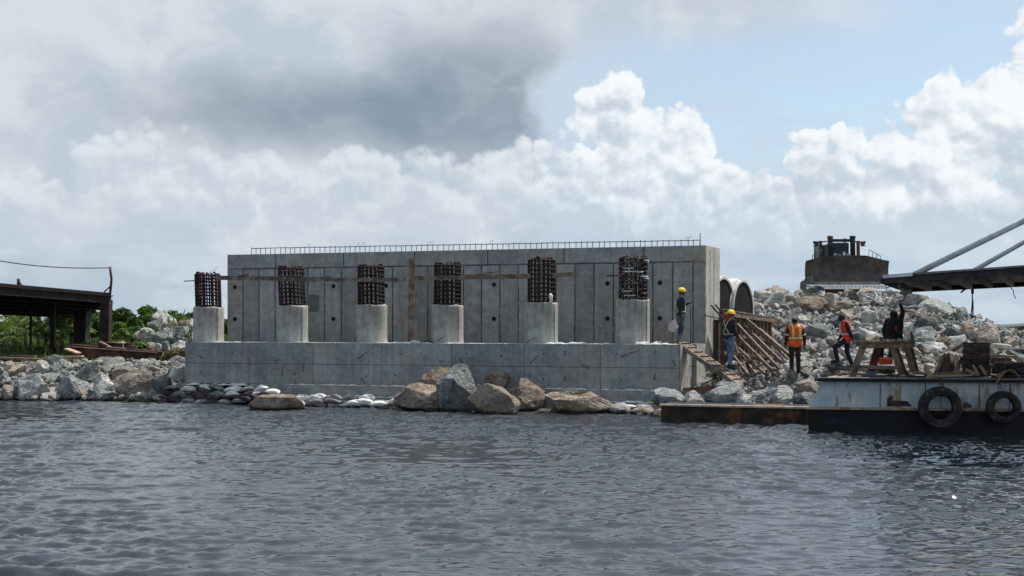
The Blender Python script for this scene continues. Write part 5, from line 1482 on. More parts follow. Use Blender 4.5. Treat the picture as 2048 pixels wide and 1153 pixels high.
for sx in (-1, 1):
    x = bx + sx * 1.84
    mb = MB().prism([(x - .17, DZ - .02, bz + .21), (x + .17, DZ - .02, bz + .21), (x + .17 , DZ + .05, bz + .62), (x - .1, DZ + .05, bz + .62)], (0, .03, 0))
    part('end_bit', mb, M['blade_mid'], dz)
    for k in range(4):
        part('gusset', MB().bar((x - .12, DZ - .03, bz + .27 + k * .09), (x + .14, DZ - .03, bz + .25 + k * .09), .03, .03), M['machine_brown'], dz)
    # railing on the blade shoulder
    q = [(bx + sx * 1.66, DZ + .2, bz + bl_top(1.66) - .02), (bx + sx * 1.66, DZ + .2, bz + bl_top(1.66) + .16), (bx + sx * 1.12, DZ + .3, bz + 1.92), (bx + sx * 1.12, DZ + .3, bz + 1.55)]
    part('railing', MB().tube(q, .018, 6), M['machine_dark'], dz)
    for t in (.33, .66):
        xx = 1.66 - .54 * t
        part('rail_post', MB().tube([(bx + sx * xx, DZ + .24, bz + bl_top(xx) - .03), (bx + sx * xx, DZ + .24, bz + bl_top(1.66) + .16 + t * .27)], .015, 6), M['machine_dark'], dz)
    # frame post, lamps on an outrigger
    part('frame_post', MB().bar((bx + sx * .96, DZ + 1.4, bz + .4), (bx + sx * .93, DZ + 1.4, bz + 2.42), .14, .12, (0, 1, 0)), M['machine_brown'], dz)
    part('outrigger', MB().tube([(bx + sx * .6, DZ + 1.45, bz + 2.40), (bx + sx * 1.20, DZ + 1.4, bz + 2.36)], .04, 6), M['machine_dark'], dz)
    lm = part('work_lamp', MB().box((bx + sx * 1.14, DZ + 1.36, bz + 2.27), (.17, .14, .20)), M['machine_brown'] if sx > 0 else M['machine_dark'], dz)
    part('mirror', MB().box((bx + sx * 1.25, DZ + 1.40, bz + 2.34), (.10, .04, .14)), M['machine_dark'], dz)
    part('lamp_bracket', MB().tube([(bx + sx * 1.12, DZ + 1.4, bz + 2.16), (bx + sx * 1.33, DZ + 1.38, bz + 2.18)], .022, 5), M['machine_dark'], dz)
    # lift cylinder: barrel, rod and yoke
    cy = MB().lathe([(0, -.02), (.125, 0), (.125, .95), (.09, 1.02), (0, 1.02)], (bx + sx * .555, DZ + 1.0, bz + 1.62), (0, .06, 1), 18)
    cyl = part('lift_cylinder', cy, M['machine_dark'], dz)
    part('cylinder_cap', MB().lathe([(0, 0), (.145, 0), (.145, .12), (0, .12)], (bx + sx * .555, DZ + 1.05, bz + 2.52), (0, .06, 1), 18), M['machine_brown'] if sx < 0 else M['machine_dark'], cyl)
    part('piston_rod', MB().tube([(bx + sx * .555, DZ + .98, bz + 1.65), (bx + sx * .6, DZ + .45, bz + .8)], .045, 10), M['blade_edge'], cyl)
    part('push_arm', MB().bar((bx + sx * 1.25, DZ + .3, bz + .35), (bx + sx * 1.25, DZ + 3.0, bz + .45), .2, .28), M['machine_brown'], dz)
    # track
    prof = []
    for k in range(28):
        a = 2 * math.pi * k / 28
        prof.append((math.cos(a), math.sin(a)))
    pts = [(DZ + 2.6 + 1.45 * max(-1, min(1, c * 1.6)) + .38 * c, bz + .16 + .42 * s_) for c, s_ in prof]
    mb = MB().prism([(bx + sx * .95 - .24, y, z) for y, z in pts], (.48, 0, 0))
    tr = part('track', mb, M['machine_dark'], dz)
    for k in range(0, 28, 1):
        (y0, z0), (y1, z1) = pts[k], pts[(k + 1) % 28]
        part('track_shoe', MB().box((bx + sx * .95, (y0 + y1) / 2, (z0 + z1) / 2), (.5, .05, .07)), M['machine_brown'], tr)
part('hood', MB().box((bx, DZ + 2.0, bz + 1.85), (.86, 1.6, .95)), M['machine_dark'], dz, bevel=.05)
gr = part('radiator_grille', MB().box((bx, DZ + 1.18, bz + 1.83), (.78, .04, .82)), M['machine_teal'], dz)
for k in range(9):
    part('grille_bar', MB().box((bx, DZ + 1.15, bz + 1.47 + k * .09), (.76, .02, .022)), M['machine_dark'], gr)
for (dx, w_, h_, z_, mt) in ((-.31, .18, .15, 1.70, 'lamp'), (.31, .16, .15, 1.70, 'lamp'), (-.10, .09, .14, 1.68, 'lamp'), (.11, .11, .24, 1.73, 'blade_edge')):
    part('headlight' if mt == 'lamp' else 'exhaust_guard', MB().box((bx + dx, DZ + .98, bz + z_), (w_, .08, h_)), M[mt], dz, bevel=.015)
part('front_guard', MB().bar((bx - .42, DZ + .9, bz + 1.52), (bx + .42, DZ + .9, bz + 1.52), .07, .07), M['wood_lit'], dz)
part('front_guard', MB().bar((bx - .62, DZ + .95, bz + 1.62), (bx + .62, DZ + .95, bz + 1.62), .06, .04), M['machine_dark'], dz)
part('cross_tube', MB().bar((bx - .5, DZ + 1.1, bz + 2.42), (bx + .5, DZ + 1.1, bz + 2.42), .12, .14), M['machine_dark'], dz)
part('exhaust_pipe', MB().tube([(bx + .30, DZ + 1.5, bz + 2.2), (bx + .30, DZ + 1.5, bz + 2.56)], .05, 10), M['machine_dark'], dz)
part('intake_cap', MB().lathe([(0, 0), (.07, 0), (.07, .06), (0, .1)], (bx - .28, DZ + 1.5, bz + 2.44), (0, 0, 1), 12), M['machine_dark'], dz)
cab = part('cab', MB().box((bx, DZ + 3.4, bz + 1.75), (1.15, 1.2, 1.15)), M['machine_teal'], dz, bevel=.04)
for sx in (-1, 1):
    for yy in (2.85, 3.95):
        part('cab_post', MB().bar((bx + sx * .56, DZ + yy, bz + 1.4), (bx + sx * .54, DZ + yy, bz + 2.40), .08, .08, (0, 1, 0)), M['machine_brown'], cab)
part('belly_pan', MB().box((bx - .1, DZ + 1.5, bz + .0), (1.3, 2.2, .35)), M['machine_brown'], dz)
for (x0, y0, x1, y1) in ((1608, 571, 1632, 577), (1628, 577, 1634, 587), (1770, 570, 1778, 592), (1773, 576, 1784, 573)):
    single('steel_rod', MB().tube([W(x0, y0, 54.5), W(x1, y1, 54.5)], .025, 5), M['wire'], {1608: 'thin rod sticking out under the left end of the dozer blade', 1628: 'short slanting stick under the left part of the dozer blade', 1770: 'thin slanting stick under the right end of the dozer blade', 1773: 'short crossing twig under the right end of the dozer blade'}[x0], 'rod')

# ------------------------------------------------------------------ pontoon and barge
PL, PR = W(1322, 846, 31.4), W(1640, 855, 30.2)
pt_ = thing('rusty_pontoon', 'low dark rusty steel pontoon lying in the water between the rocks and the barge bow', 'pontoon', (PL + PR) / 2)
d_ = (Vector((PR.x, PR.y, 0)) - Vector((PL.x, PL.y, 0))).normalized(); n_ = Vector((-d_.y, d_.x, 0))
a0, b0 = Vector((PL.x, PL.y, 0)), Vector((PR.x, PR.y, 0))
mb = MB().prism([a0 + Vector((0, 0, -.4)), b0 + Vector((0, 0, -.4)), b0 + n_ * 1.5 + Vector((0, 0, -.4)), a0 + n_ * 1.5 + Vector((0, 0, -.4))], (0, 0, .86))
part('pontoon_hull', mb, M['pontoon'], pt_)
part('pontoon_edge', MB().bar(a0 + Vector((0, -.02, .475)) - d_ * .03, b0 + Vector((0, -.02, .475)), .14, .05), M['pontoon_top'], pt_)
for k in range(5):
    p = a0.lerp(b0, (k + .6) / 5) - n_ * .012
    part('plate_seam', MB().bar(p + Vector((0, 0, -.1)), p + Vector((0, 0, .44)), .03, .02, (0, 1, 0)), M['steel_rust'], pt_)

QL = Vector((WX(1617, 28.7), 28.7, 0)); bd = Vector((.988, -.155, 0)).normalized(); bn = Vector((-bd.y, bd.x, 0)); BL = 13.0; BW = 3.0; SK = bd * 1.0
def bq(s, d, z): return QL + bd * s + bn * d + Vector((0, 0, z))
bg_ = thing('work_barge', 'old steel work barge with peeling pale blue side above a dark hull, hung with tyres', 'barge', bq(6, 2, 0))
mb = MB().prism([bq(0, 0, -.5), bq(BL, 0, -.5), bq(BL, BW, -.5), bq(1.1, BW, -.5)], (0, 0, 1.06)); part('lower_hull', mb, M['hull_navy'], bg_)
q0 = [bq(.02, .06, .60), bq(BL, .06, .60), bq(BL, .06, 1.25), bq(.32, .06, 1.25)]
mb = MB().prism(q0, bn * (BW - .12) + SK); 
me = mesh_from('upper_hull', mb, M['hull_blue'], (0, 0, 0))
# own axes along the side for the paint pattern
o = bpy.data.objects.new('upper_hull', me); COL.objects.link(o); o.parent = bg_; o.location = -bg_.location
part('rubbing_strake', MB().bar(bq(-.05, -.05, .585), bq(BL, -.05, .585), .16, .055), M['hull_rail'], bg_)
part('gunwale', MB().bar(bq(.22, 0, 1.285), bq(BL, 0, 1.285), .22, .075), M['hull_navy'], bg_)
part('gunwale_cap', MB().bar(bq(.22, -.05, 1.336), bq(BL, -.05, 1.336), .12, .025), M['sack_grey'], bg_)
mb = MB().prism([bq(.26, .12, 1.285), bq(BL, .12, 1.285), bq(BL, BW - .05, 1.285), bq(1.26, BW - .05, 1.285)], (0, 0, .03)); part('deck', mb, M['deck'], bg_)
def hull_s(px, d=0.0):
    k = (px - 1024) / F; bx_ = QL.x + bn.x * d; by_ = QL.y + bn.y * d
    return (k * by_ - bx_) / (bd.x - k * bd.y)
def hull_z(px, py, d=0.0):
    p = bq(hull_s(px, d), d, 0); return WZ(py, p.y)
for k in range(3):      # dark rusty hole with bare plate showing through
    poly = [[(1774, 813), (1774, 798), (1780, 793), (1785, 793), (1785, 813)], [(1785, 813), (1786, 801), (1800, 802), (1815, 803), (1819, 808), (1824, 813)], [(1926, 816), (1926, 806), (1934, 806), (1944, 811), (1944, 816)]][k]
    pts = [bq(hull_s(a, .05), .05 - .004 * (1 + k % 2), hull_z(a, b, .05)) for a, b in poly]
    part('bare_plate', MB().prism(pts, bn * .003), M['steel_rust'], bg_)
part('blue_patch', MB().prism([bq(hull_s(a), -.004, hull_z(a, b)) for a, b in ((1650, 838), (1702, 836), (1704, 848), (1648, 850))], bn * .003), basic('faded_blue_paint', (0.010, 0.018, 0.045), (0.008, 0.010, 0.018), 3, .6, .1), bg_)
for px in (1760, 1850, 1958, 2020):
    s = hull_s(px, .05); part('plate_seam', MB().bar(bq(s, .05, .62), bq(s + .01, .05, 1.22), .012, .012, (0, 1, 0)), M['hull_navy'], bg_)
# tyres hung as fenders
def tyre(px, py, rpx, w_, lab):
    D = bq(hull_s(px), 0, 0).y - .22
    c = W(px, py, D); r_ = rpx / F * D
    t = thing('tyre', lab, 'tyre', c, 'tyres hung along the barge side')
    ax = -bn
    ri = r_ * .58
    prof = [(ri, -w_ * .42), (ri * 1.12, -w_ * .5), (r_ * .90, -w_ * .5), (r_, -w_ * .34), (r_ * 1.005, 0), (r_, w_ * .34), (r_ * .90, w_ * .5), (ri * 1.12, w_ * .5), (ri, w_ * .42), (ri * 1.06, w_ * .2), (r_ * .86, 0), (ri * 1.06, -w_ * .2), (ri, -w_ * .42)]
    part('tread', MB().lathe(prof, c, ax, 48), M['rubber'], t)
    for k in (.70, .80):
        part('sidewall_ring', MB().ring(c + ax * w_ * .5, ax, r_ * k, .008, 48, 5), M['rubber'], t)
    return c, r_
c1, r1_ = tyre(1880, 815, 41, .30, 'large tyre fender, the left one of the two on the pale blue barge side')
c2, r2_ = tyre(2007, 815, 32.5, .24, 'smaller tyre fender hanging by a thin cord near the right edge')
mb = MB(); top = Vector((c1.x + .02, c1.y + .12, 1.35))
mb.tube([top, c1 + Vector((.03, .02, r1_ * 1.03)), c1 + Vector((.02, -.17, r1_ * .9)), c1 + Vector((.0, -.1, r1_ * .55)), c1 + Vector((0, .1, r1_ * .6)), c1 + Vector((0, .16, r1_ * 1.0))], .022, 7)
mb.tube([top + Vector((.05, 0, 0)), c1 + Vector((.08, -.03, r1_ * 1.0)), c1 + Vector((.10, -.15, r1_ * .8))], .02, 7)
mb.tube([c1 + Vector((-.05, -.16, r1_ * .85)), c1 + Vector((.10, -.17, r1_ * .9))], .03, 7)
mb.tube([c1 + Vector((-.02, -.12, r1_ * .6)), c1 + Vector((-.03, -.1, r1_ * .15)), c1 + Vector((.01, -.08, -r1_ * .05))], .009, 5)
single('rope', mb, M['rope'], 'knotted dark rope holding the large tyre', 'rope')
mb = MB(); mb.tube([Vector((c2.x - .06, c2.y + .15, 1.34)), c2 + Vector((-.02, 0, r2_ * 1.02)), c2 + Vector((0, -.1, r2_ * .6))], .009, 5); mb.tube([Vector((c2.x + .08, c2.y + .15, 1.34)), c2 + Vector((.02, 0, r2_ * 1.02))], .009, 5)
single('rope', mb, M['rope'], 'thin double cord holding the smaller tyre', 'rope')

# raised ramp of the vessel on the right
RN = thing('loading_ramp', 'raised dark loading ramp held by white struts reaching in from the right edge', 'ramp', W(2048, 560, 25))
n0, n1 = W(1768, 559, 24.0), W(2180, 531, 22.6)
f0_, f1_ = W(1822, 576, 31.5), W(2180, 558, 29.5)
part('ramp_plate', MB().prism([n0, n1, f1_, f0_], (0, 0, .05)), M['deck_dark'], RN)
part('edge_beam', MB().bar(n0 + Vector((0, 0, -.02)), n1 + Vector((0, 0, -.02)), .12, .14), M['deck_dark'], RN)
part('edge_beam', MB().bar(f0_ + Vector((0, 0, -.03)), f1_ + Vector((0, 0, -.03)), .12, .18), M['deck_dark'], RN)
part('lip', MB().bar(n0 + Vector((-.05, -.07, .05)), n0.lerp(n1, .14) + Vector((0, -.07, .06)), .08, .07), M['white_tube'], RN)
part('top_strip', MB().bar(n0.lerp(n1, .14) + Vector((0, -.07, .07)), n1 + Vector((0, -.07, .07)), .07, .04), M['grey_paint'], RN)
part('end_beam', MB().bar(n0 + Vector((0, 0, -.03)), f0_ + Vector((0, 0, -.03)), .12, .12), M['deck_dark'], RN)
for k in range(1, 9):
    part('cross_rib', MB().bar(n0.lerp(n1, k / 8.6) + Vector((0, 0, -.05)), f0_.lerp(f1_, k / 8.6) + Vector((0, 0, -.05)), .10, .14), M['grey_paint'] if k % 2 else M['deck_dark'], RN)
part('corner_brace', MB().tube([W(1772, 566, 24.2), W(1795, 575, 26), W(1815, 581, 29)], .05, 6), M['deck_dark'], RN)
part('corner_brace', MB().tube([W(1798, 561, 24.6), W(1797, 575, 26)], .035, 6), M['grey_paint'], RN)
part('strut', MB().tube([W(1822, 553, 23.9), W(2200, 367, 21.5)], .062, 10), M['white_tube'], RN)
part('strut', MB().tube([W(1940, 546, 29.5), W(2200, 398, 28.0)], .060, 10), M['white_tube'], RN)
part('strut_hook', MB().tube([W(1958, 545, 28), W(1964, 534, 28)], .02, 5), M['deck_dark'], RN)
part('ramp_mast', MB().tube([Vector((WX(2200, 21.5), 21.5, -.5)), W(2200, 355, 21.5)], .12, 10), M['white_tube'], RN)
part('ramp_mast', MB().tube([Vector((WX(2200, 28), 28, 1.2)), W(2200, 390, 28)], .12, 10), M['white_tube'], RN)
mb = MB(); mb.tube([W(1944, 578, 27.5), W(1945, 600, 27.5), W(1943, 625, 27.5), W(1942, 634, 27.5), W(1943.5, 638, 27.5), W(1946, 633, 27.5), W(1946, 615, 27.5), W(1945.5, 600, 27.5)], .014, 6); mb.box(W(1945, 583, 27.5), (.05, .05, .12))
single('lifting_sling', mb, M['wire'], 'dark lifting sling hanging straight down under the ramp', 'sling')
single('lifting_sling', MB().tube([W(2018, 572, 27), W(2022, 577, 27), W(2026, 580, 27), W(2028, 592, 27), W(2032, 598, 27)], .010, 5), M['wire'], 'short loose cord under the ramp at the right edge', 'cord')
single('hanging_clamp', MB().tube([W(1932, 578, 27.2), W(1926, 582, 27.2), W(1922, 586, 27.2)], .022, 5), M['wire'], 'small clamp hanging crooked under the ramp left of the sling', 'clamp')
single('rope', MB().tube([W(1815, 582, 29), W(1812, 590, 29.4), W(1809, 598, 29.8), W(1803, 604, 30.2)], .016, 6), M['rope'], 'rope from the ramp corner down to the raised hand of the worker in black', 'rope')

# ------------------------------------------------------------------ things on the barge deck
DK = 1.316
tb = thing('sawhorse_table', 'rough timber table on splayed plank legs standing on the barge', 'table', W(1765, 757, 30.3))
def pk(x0, y0, x1, y1, D0, D1, wq, hq, mt, nm, up=(0, 0, 1)):
    part(nm, MB().bar(W(x0, y0, D0), W(x1, y1, D1), wq, hq, up), M[mt], tb)
pk(1722, 686, 1826, 686, 29.9, 29.9, .28, .05, 'wood_brown', 'table_top'); pk(1710, 684, 1812, 684, 30.25, 30.25, .26, .05, 'wood_grey', 'table_top'); pk(1730, 684, 1828, 682, 30.6, 30.6, .26, .05, 'wood_grey', 'table_top')
pk(1728, 693, 1830, 692, 29.72, 29.72, .04, .10, 'wood_lit', 'apron'); pk(1712, 690, 1800, 690, 30.8, 30.8, .04, .10, 'wood_grey', 'apron')
FR = (0, 1, 0)
pk(1728, 688, 1704, 754, 29.8, 29.6, .17, .05, 'wood_grey', 'leg', FR); pk(1757, 692, 1741, 750, 30.7, 30.9, .20, .05, 'wood_brown', 'leg', FR)
pk(1782, 688, 1806, 758, 29.8, 29.5, .14, .05, 'wood_grey', 'leg', FR); pk(1790, 690, 1814, 756, 29.9, 29.7, .10, .05, 'wood_dark', 'leg', FR)
pk(1812, 690, 1826, 744, 30.7, 30.9, .15, .05, 'wood_grey', 'leg', FR); pk(1821, 691, 1834, 742, 30.75, 31.0, .08, .05, 'wood_dark', 'leg', FR)
pk(1704, 734, 1800, 736, 29.55, 29.5, .05, .09, 'wood_grey', 'stretcher')
pk(1826, 684, 1822, 664, 31.0, 31.0, .06, .05, 'wood_grey', 'back_upright', FR)
jr = random.Random(9)
for k in range(7):
    p = W(1768 + k * 7, 681, 30.1)
    single('food_scrap', MB().box(p + Vector((0, jr.uniform(-.1, .1), -.01)), (jr.uniform(.07, .14), .1, jr.uniform(.03, .08)), Matrix.Rotation(jr.uniform(0, 3), 3, (.3, .2, 1))), M['rock_pale'] if k % 3 else M['wood_pale'],
           ['small pale lump at the left end of the row on the table', 'brown scrap second from the left on the table', 'small pale lump third from the left on the table', 'small pale lump in the middle of the row on the table', 'small tan scrap right of the middle on the table', 'small pale lump near the right of the row on the table', 'pale scrap at the right end of the row on the table'][k] if k else 'small tan scrap at the left end of the row on the table', 'lump', 'lumps lying on the table')
jc = thing('fuel_can', 'bright orange plastic can standing under the rough timber table', 'can', W(1771, 735, 30.8))
part('can_body', MB().box(W(1771, 722, 30.8), (.34, .2, .20)), M['orange_plastic'], jc, bevel=.03)
part('can_handle', MB().tube([W(1765, 714, 30.8), W(1766, 711, 30.8), W(1774, 711, 30.8), W(1775, 714, 30.8)], .012, 6), M['orange_plastic'], jc)
part('can_band', MB().box(W(1771, 717.5, 30.79), (.345, .205, .02)), M['sack_white'], jc)
single('crate', MB().box(W(1771, 741, 30.8), (.42, .3, .18)), M['wood_dark'], 'dark low crate holding up the orange can', 'crate', bevel=.01)
single('tarp', MB().grid(lambda a, b: W(1723 + 33 * a, 754 - 10 * math.sin(math.pi * a) ** .5 * (1 - abs(2 * b - 1) ** 2) - 1.5 * math.sin(9 * a + 4 * b), 29.5 + .5 * b), 18, 8), M['blue_tarp'], 'crumpled grey blue tarp at the barge edge left of the table', 'tarp')
# stacks of dark boards
GP = 'dark boards piled on the barge'
zb_ = WZ(752, 30.2)
nB = 14
for k in range(nB):
    ox = jr.uniform(-.03, .03)
    x0, x1 = 1921 + (2 if k < 8 else 6) + jr.uniform(-2, 2), 1981 + jr.uniform(-2, 2) - (0 if k < 11 else 3)
    z = 1.32 + .062 * (k + .5)
    a = Vector((WX(x0, 30.2), 30.2 + ox, z)); b = Vector((WX(x1, 29.9), 29.9 + ox, z))
    single('stacked_board', MB().bar(a, b, .34, .054), M['wood_dark'], f'dark board in the tall stack, {["lowest", "second", "third", "fourth", "fifth", "sixth", "seventh", "eighth", "ninth", "tenth", "eleventh", "twelfth", "thirteenth", "topmost"][k]} from the deck', 'board', GP, bevel=.004)
for k in range(7):
    a = Vector((WX(1980, 30.6), 30.6 + jr.uniform(-.03, .03), 1.32 + .075 * (k + .5) + .02)); b = Vector((WX(2026 + jr.uniform(-3, 3), 30.4), 30.4, 1.32 + .075 * (k + .5)))
    single('stacked_board', MB().bar(a, b, .4, .062), M['wood_grey'] if k in (3, 6) else M['wood_dark'], f'board in the lower wider stack beside the tall one, {["lowest", "second", "third", "fourth", "fifth", "sixth", "topmost"][k]}', 'board', GP, bevel=.004)
single('concrete_lump', MB().box(W(2003, 693, 30.5), (.42, .3, .12), Matrix.Rotation(.1, 3, 'Y')), M['mortar'], 'pale crusty lump lying on top of the lower board stack', 'lump', bevel=.04)
for k, (xt, yt, xb, yb) in enumerate(((1891, 709, 1870, 748), (1898, 712, 1878, 749), (1906, 711, 1889, 749), (1914, 712, 1899, 750), (1922, 713, 1911, 750), (1899, 708, 1884, 748))):
    single('leaning_board', MB().bar(W(xb, yb + 2, 29.9 - .02 * k), W(xt, yt, 30.35), .105, .05, FR), M['wood_dark'] if k % 2 else M['wood_grey'], ['leaning dark board farthest left of the stack', 'second leaning dark board from the left', 'third leaning board from the left', 'fourth leaning board from the left', 'leaning board nearest the tall stack', 'leaning board behind the first two'][k], 'board', 'dark boards leaning left of the tall stack')
for i, (x0, y0, x1, y1, D, wq, mt, lab) in enumerate(((1850, 736, 1865, 757, 29.2, .11, 'wood_pale', 'pale board end slanting down over the barge edge'), (1862, 748, 1930, 746, 29.4, .16, 'wood_lit', 'pale plank lying flat in front of the leaning boards'),
        (1866, 752, 1945, 751, 29.1, .12, 'wood_pale', 'long pale plank nearest the barge edge'), (1932, 740, 1957, 751, 29.3, .07, 'wood_pale', 'pale lath slanting right in front of the tall stack'), (1946, 731, 1957, 750, 29.3, .05, 'wood_pale', 'upright pale lath left of the pair'),
        (1960, 731, 1972, 750, 29.3, .05, 'wood_pale', 'upright pale lath right of the pair'), (1957, 733, 1977, 745, 29.4, .05, 'wood_lit', 'thin lath crossing the upright ones'), (1815, 744, 1850, 748, 29.6, .2, 'wood_lit', 'flat plank at the right foot of the table'),
        (1775, 752, 1850, 754, 29.0, .12, 'deck_dark', 'flat black strip on the barge edge under the table'), (1785, 747, 1795, 753, 29.3, .14, 'wood_pale', 'small pale wedge under the table'), (2012, 702, 2048, 728, 32.5, .12, 'wood_grey', 'grey board slanting down right behind the stacks'),
        (1905, 702, 1935, 684, 33.0, .12, 'wood_grey', 'board slanting up to the top of the tall stack'), (1640, 749, 1730, 748, 33.6, .12, 'wood_brown', 'long brown plank on the shore behind the barge bow'))):
    single('plank', MB().bar(W(x0, y0, D), W(x1, y1, D - .05), wq, .045, FR if abs(y1 - y0) > 8 else (0, 0, 1)), M[mt], lab, 'plank', 'loose planks around the barge deck')
wn = thing('winch', 'dark steel winch frame at the right end of the barge', 'winch', W(2015, 757, 28.4))
part('winch_frame', MB().bar(W(1990, 731, 28.6), W(2060, 731, 28.4), .3, .12), M['deck_dark'], wn)
part('frame_top', MB().bar(W(1990, 725.5, 28.6), W(2060, 725.5, 28.4), .28, .025), M['sack_grey'], wn)
part('winch_drum', MB().tube([W(2000, 741, 28.5), W(2052, 741, 28.4)], .13, 14), M['deck_dark'], wn)
part('base_plate', MB().bar(W(1988, 755, 28.5), W(2060, 755, 28.4), .5, .08), M['deck_dark'], wn)
part('side_plate', MB().box(W(2003, 743, 28.4), (.06, .4, .38)), M['deck_dark'], wn)
for k in range(5):
    q = [W(1992 + 44 * t + k * 1.5, 753 - (10 + 2.2 * k) * math.sin(math.pi * t) + k * 1.5, 28.1 - .03 * k) for t in np.linspace(0, 1, 14)]
    single('rope_coil', MB().tube(q, .016, 6), M['rope_tan'], ['innermost', 'second innermost', 'middle', 'second outermost', 'outermost'][k] + ' strand of tan rope arched over the winch', 'rope', 'strands of tan rope over the winch')
single('rag', MB().grid(lambda a, b: W(1998 - 8 * a + 4 * b, 754 + 12 * a + 2 * math.sin(7 * b), 27.85 - .08 * a), 6, 6), M['wood_lit'], 'small tan rag hanging over the barge edge above the smaller tyre', 'rag')

jr = random.Random(31)
CL = ['short grey offcut', 'pale chip of wood', 'broken dark stick', 'small grey stone', 'bent rusty bar']
for k in range(34):
    px = 1655 + k * 11.4 + jr.uniform(-4, 4); d = jr.uniform(.35, 2.6); kind = jr.randrange(5)
    p = bq(hull_s(px, d), d, DK)
    if kind == 3:
        place_rock(p.x, p.y, p.z + .03, jr.uniform(.06, .12), 'rock_grey', unique_label('small grey stone on the barge deck', px, 752), 'stones on the barge deck'); continue
    a = jr.uniform(-.5, .5) if jr.random() < .7 else jr.uniform(0, 3.1); L = jr.uniform(.15, .75)
    v = Vector((math.cos(a), math.sin(a), 0)) * L / 2; up_ = Vector((0, 0, .03 + jr.uniform(0, .05)))
    mt = ['wood_grey', 'wood_pale', 'wood_dark', '', 'steel_rust'][kind]
    single('offcut', MB().bar(p - v + up_, p + v + Vector((0, 0, .03)), jr.uniform(.03, .12) if kind != 4 else .025, .03), M[mt], unique_label(CL[kind] + ' on the barge deck', px, 752), 'offcut', 'scraps on the barge deck')
# shed at the right edge
sh = thing('shed', 'low brown shed with a dark sloping roof cut by the right edge', 'shed', (WX(2060, 48), 48, 2.0))
sx0, sx1, sD = WX(2012, 47), WX(2160, 47), 47.0
part('wall', MB().box(((sx0 + sx1) / 2, sD + 1.8, (WZ(667, sD) + .9) / 2), (sx1 - sx0, 3.4, WZ(667, sD) - .9)), M['shed'], sh)
rf = MB().prism([(sx0 - .25, sD - .1, WZ(668, sD)), (sx1, sD - .1, WZ(660, sD)), (sx1, sD - .1, WZ(645, sD)), (sx0 + .1, sD - .1, WZ(654, sD))], (0, 3.9, 0)); part('roof', rf, M['roof'], sh)
for k in range(3):
    x = sx0 + .22 + k * 1.05
    part('door_panel', MB().box((x + .5, sD + .08, WZ(690, sD)), (.72, .05, .62)), M['wood_grey'], sh)
    part('wall_post', MB().box((x, sD + .06, WZ(692, sD)), (.10, .08, .95)), M['shed'], sh)
single('red_container', MB().box((WX(1997, 52), 52.5, WZ(657, 52)), (1.2, .8, .34)), M['red_paint'], 'dull red box roof showing between the beige boulder and the shed', 'box', bevel=.02)
for i, (px, py, s) in enumerate(((1915, 652, .3), (1892, 650, .22), (1968, 648, .2))):
    single('distant_hut', MB().box(W(px, py, 75), (s * 4, 1, s * 1.8)), M['shed'] if i else M['red_paint'], ['tiny reddish roof far off left of the reddish boulder', 'tiny dark shape far off beside the mound slope', 'tiny pale shape far off behind the beige boulder'][i], 'hut')

# ------------------------------------------------------------------ people
skinm = basic('brown_skin', (0.17, 0.085, 0.05), (0.12, 0.06, 0.036), 9, .55, 0.05)
def cloth(name, c, c2=None, scale=7): return basic(name, c, c2 or tuple(x * .6 for x in c), scale, .9, .4, bscale=9, bdist=.02)
C_black = cloth('black_cloth', (0.016, 0.016, 0.019)); C_dkblue = cloth('dark_blue_shirt', (0.022, 0.026, 0.034)); C_jean = cloth('pale_jeans', (0.13, 0.19, 0.27), (0.065, 0.10, 0.155))
C_jean2 = cloth('dark_jeans', (0.035, 0.045, 0.065), (0.20, 0.22, 0.24), 3.5); C_brown = cloth('dark_brown_trousers', (0.030, 0.022, 0.022)); C_orange = cloth('orange_vest', (0.78, 0.14, 0.03), (0.62, 0.09, 0.02)); C_redor = cloth('red_orange_vest', (0.70, 0.07, 0.035), (0.52, 0.045, 0.025))
C_lime = cloth('lime_band', (0.62, 0.68, 0.28), (0.50, 0.56, 0.22)); C_harn = cloth('harness_webbing', (0.50, 0.54, 0.36), (0.36, 0.40, 0.25)); C_silver = cloth('silver_band', (0.55, 0.56, 0.56), (0.42, 0.43, 0.43)); C_navy = cloth('navy_trousers', (0.016, 0.020, 0.032)); C_maroon = cloth('maroon_sleeves', (0.055, 0.014, 0.013))
C_yel = basic('yellow_helmet', (0.78, 0.58, 0.04), (0.68, 0.48, 0.03), 6, .35, 0); C_redb = cloth('red_brim', (0.35, 0.03, 0.02)); C_cap = cloth('grey_blue_cap', (0.11, 0.12, 0.17)); C_hair = basic('black_hair', (0.012, 0.010, 0.010), None, 12, .7, .2)
C_bag = basic('pink_white_bag', (0.62, 0.50, 0.47), (0.48, 0.38, 0.36), 5, .6, .3); C_boot = basic('dark_boots', (0.03, 0.025, 0.02), None, 6, .7, .1)
def capsule(mb, a, b, r0, r1, n=14):
    a = Vector(a); b = Vector(b); d = b - a; L = d.length
    if L < 1e-5: d = Vector((0, 0, 1)); b = a + d * 1e-4; L = 1e-4
    d = d / L; pts, rs = [], []
    for k in range(4):
        t = math.pi / 2 * (1 - k / 4); pts.append(a - d * r0 * math.sin(t)); rs.append(max(.0008, r0 * math.cos(t)))
    pts.append(a); rs.append(r0); pts.append(b); rs.append(r1)
    for k in range(1, 5):
        t = math.pi / 2 * k / 4; pts.append(b + d * r1 * math.sin(t)); rs.append(max(.0008, r1 * math.cos(t)))
    mb.tube(pts, rs, n)
def ellipsoid(mb, c, r, n=14):
    c = Vector(c)
    mb.grid(lambda u, v: (c.x + r[0] * math.sin(math.pi * u) * math.cos(2 * math.pi * v), c.y + r[1] * math.sin(math.pi * u) * math.sin(2 * math.pi * v), c.z + r[2] * math.cos(math.pi * u)), n, n * 2)
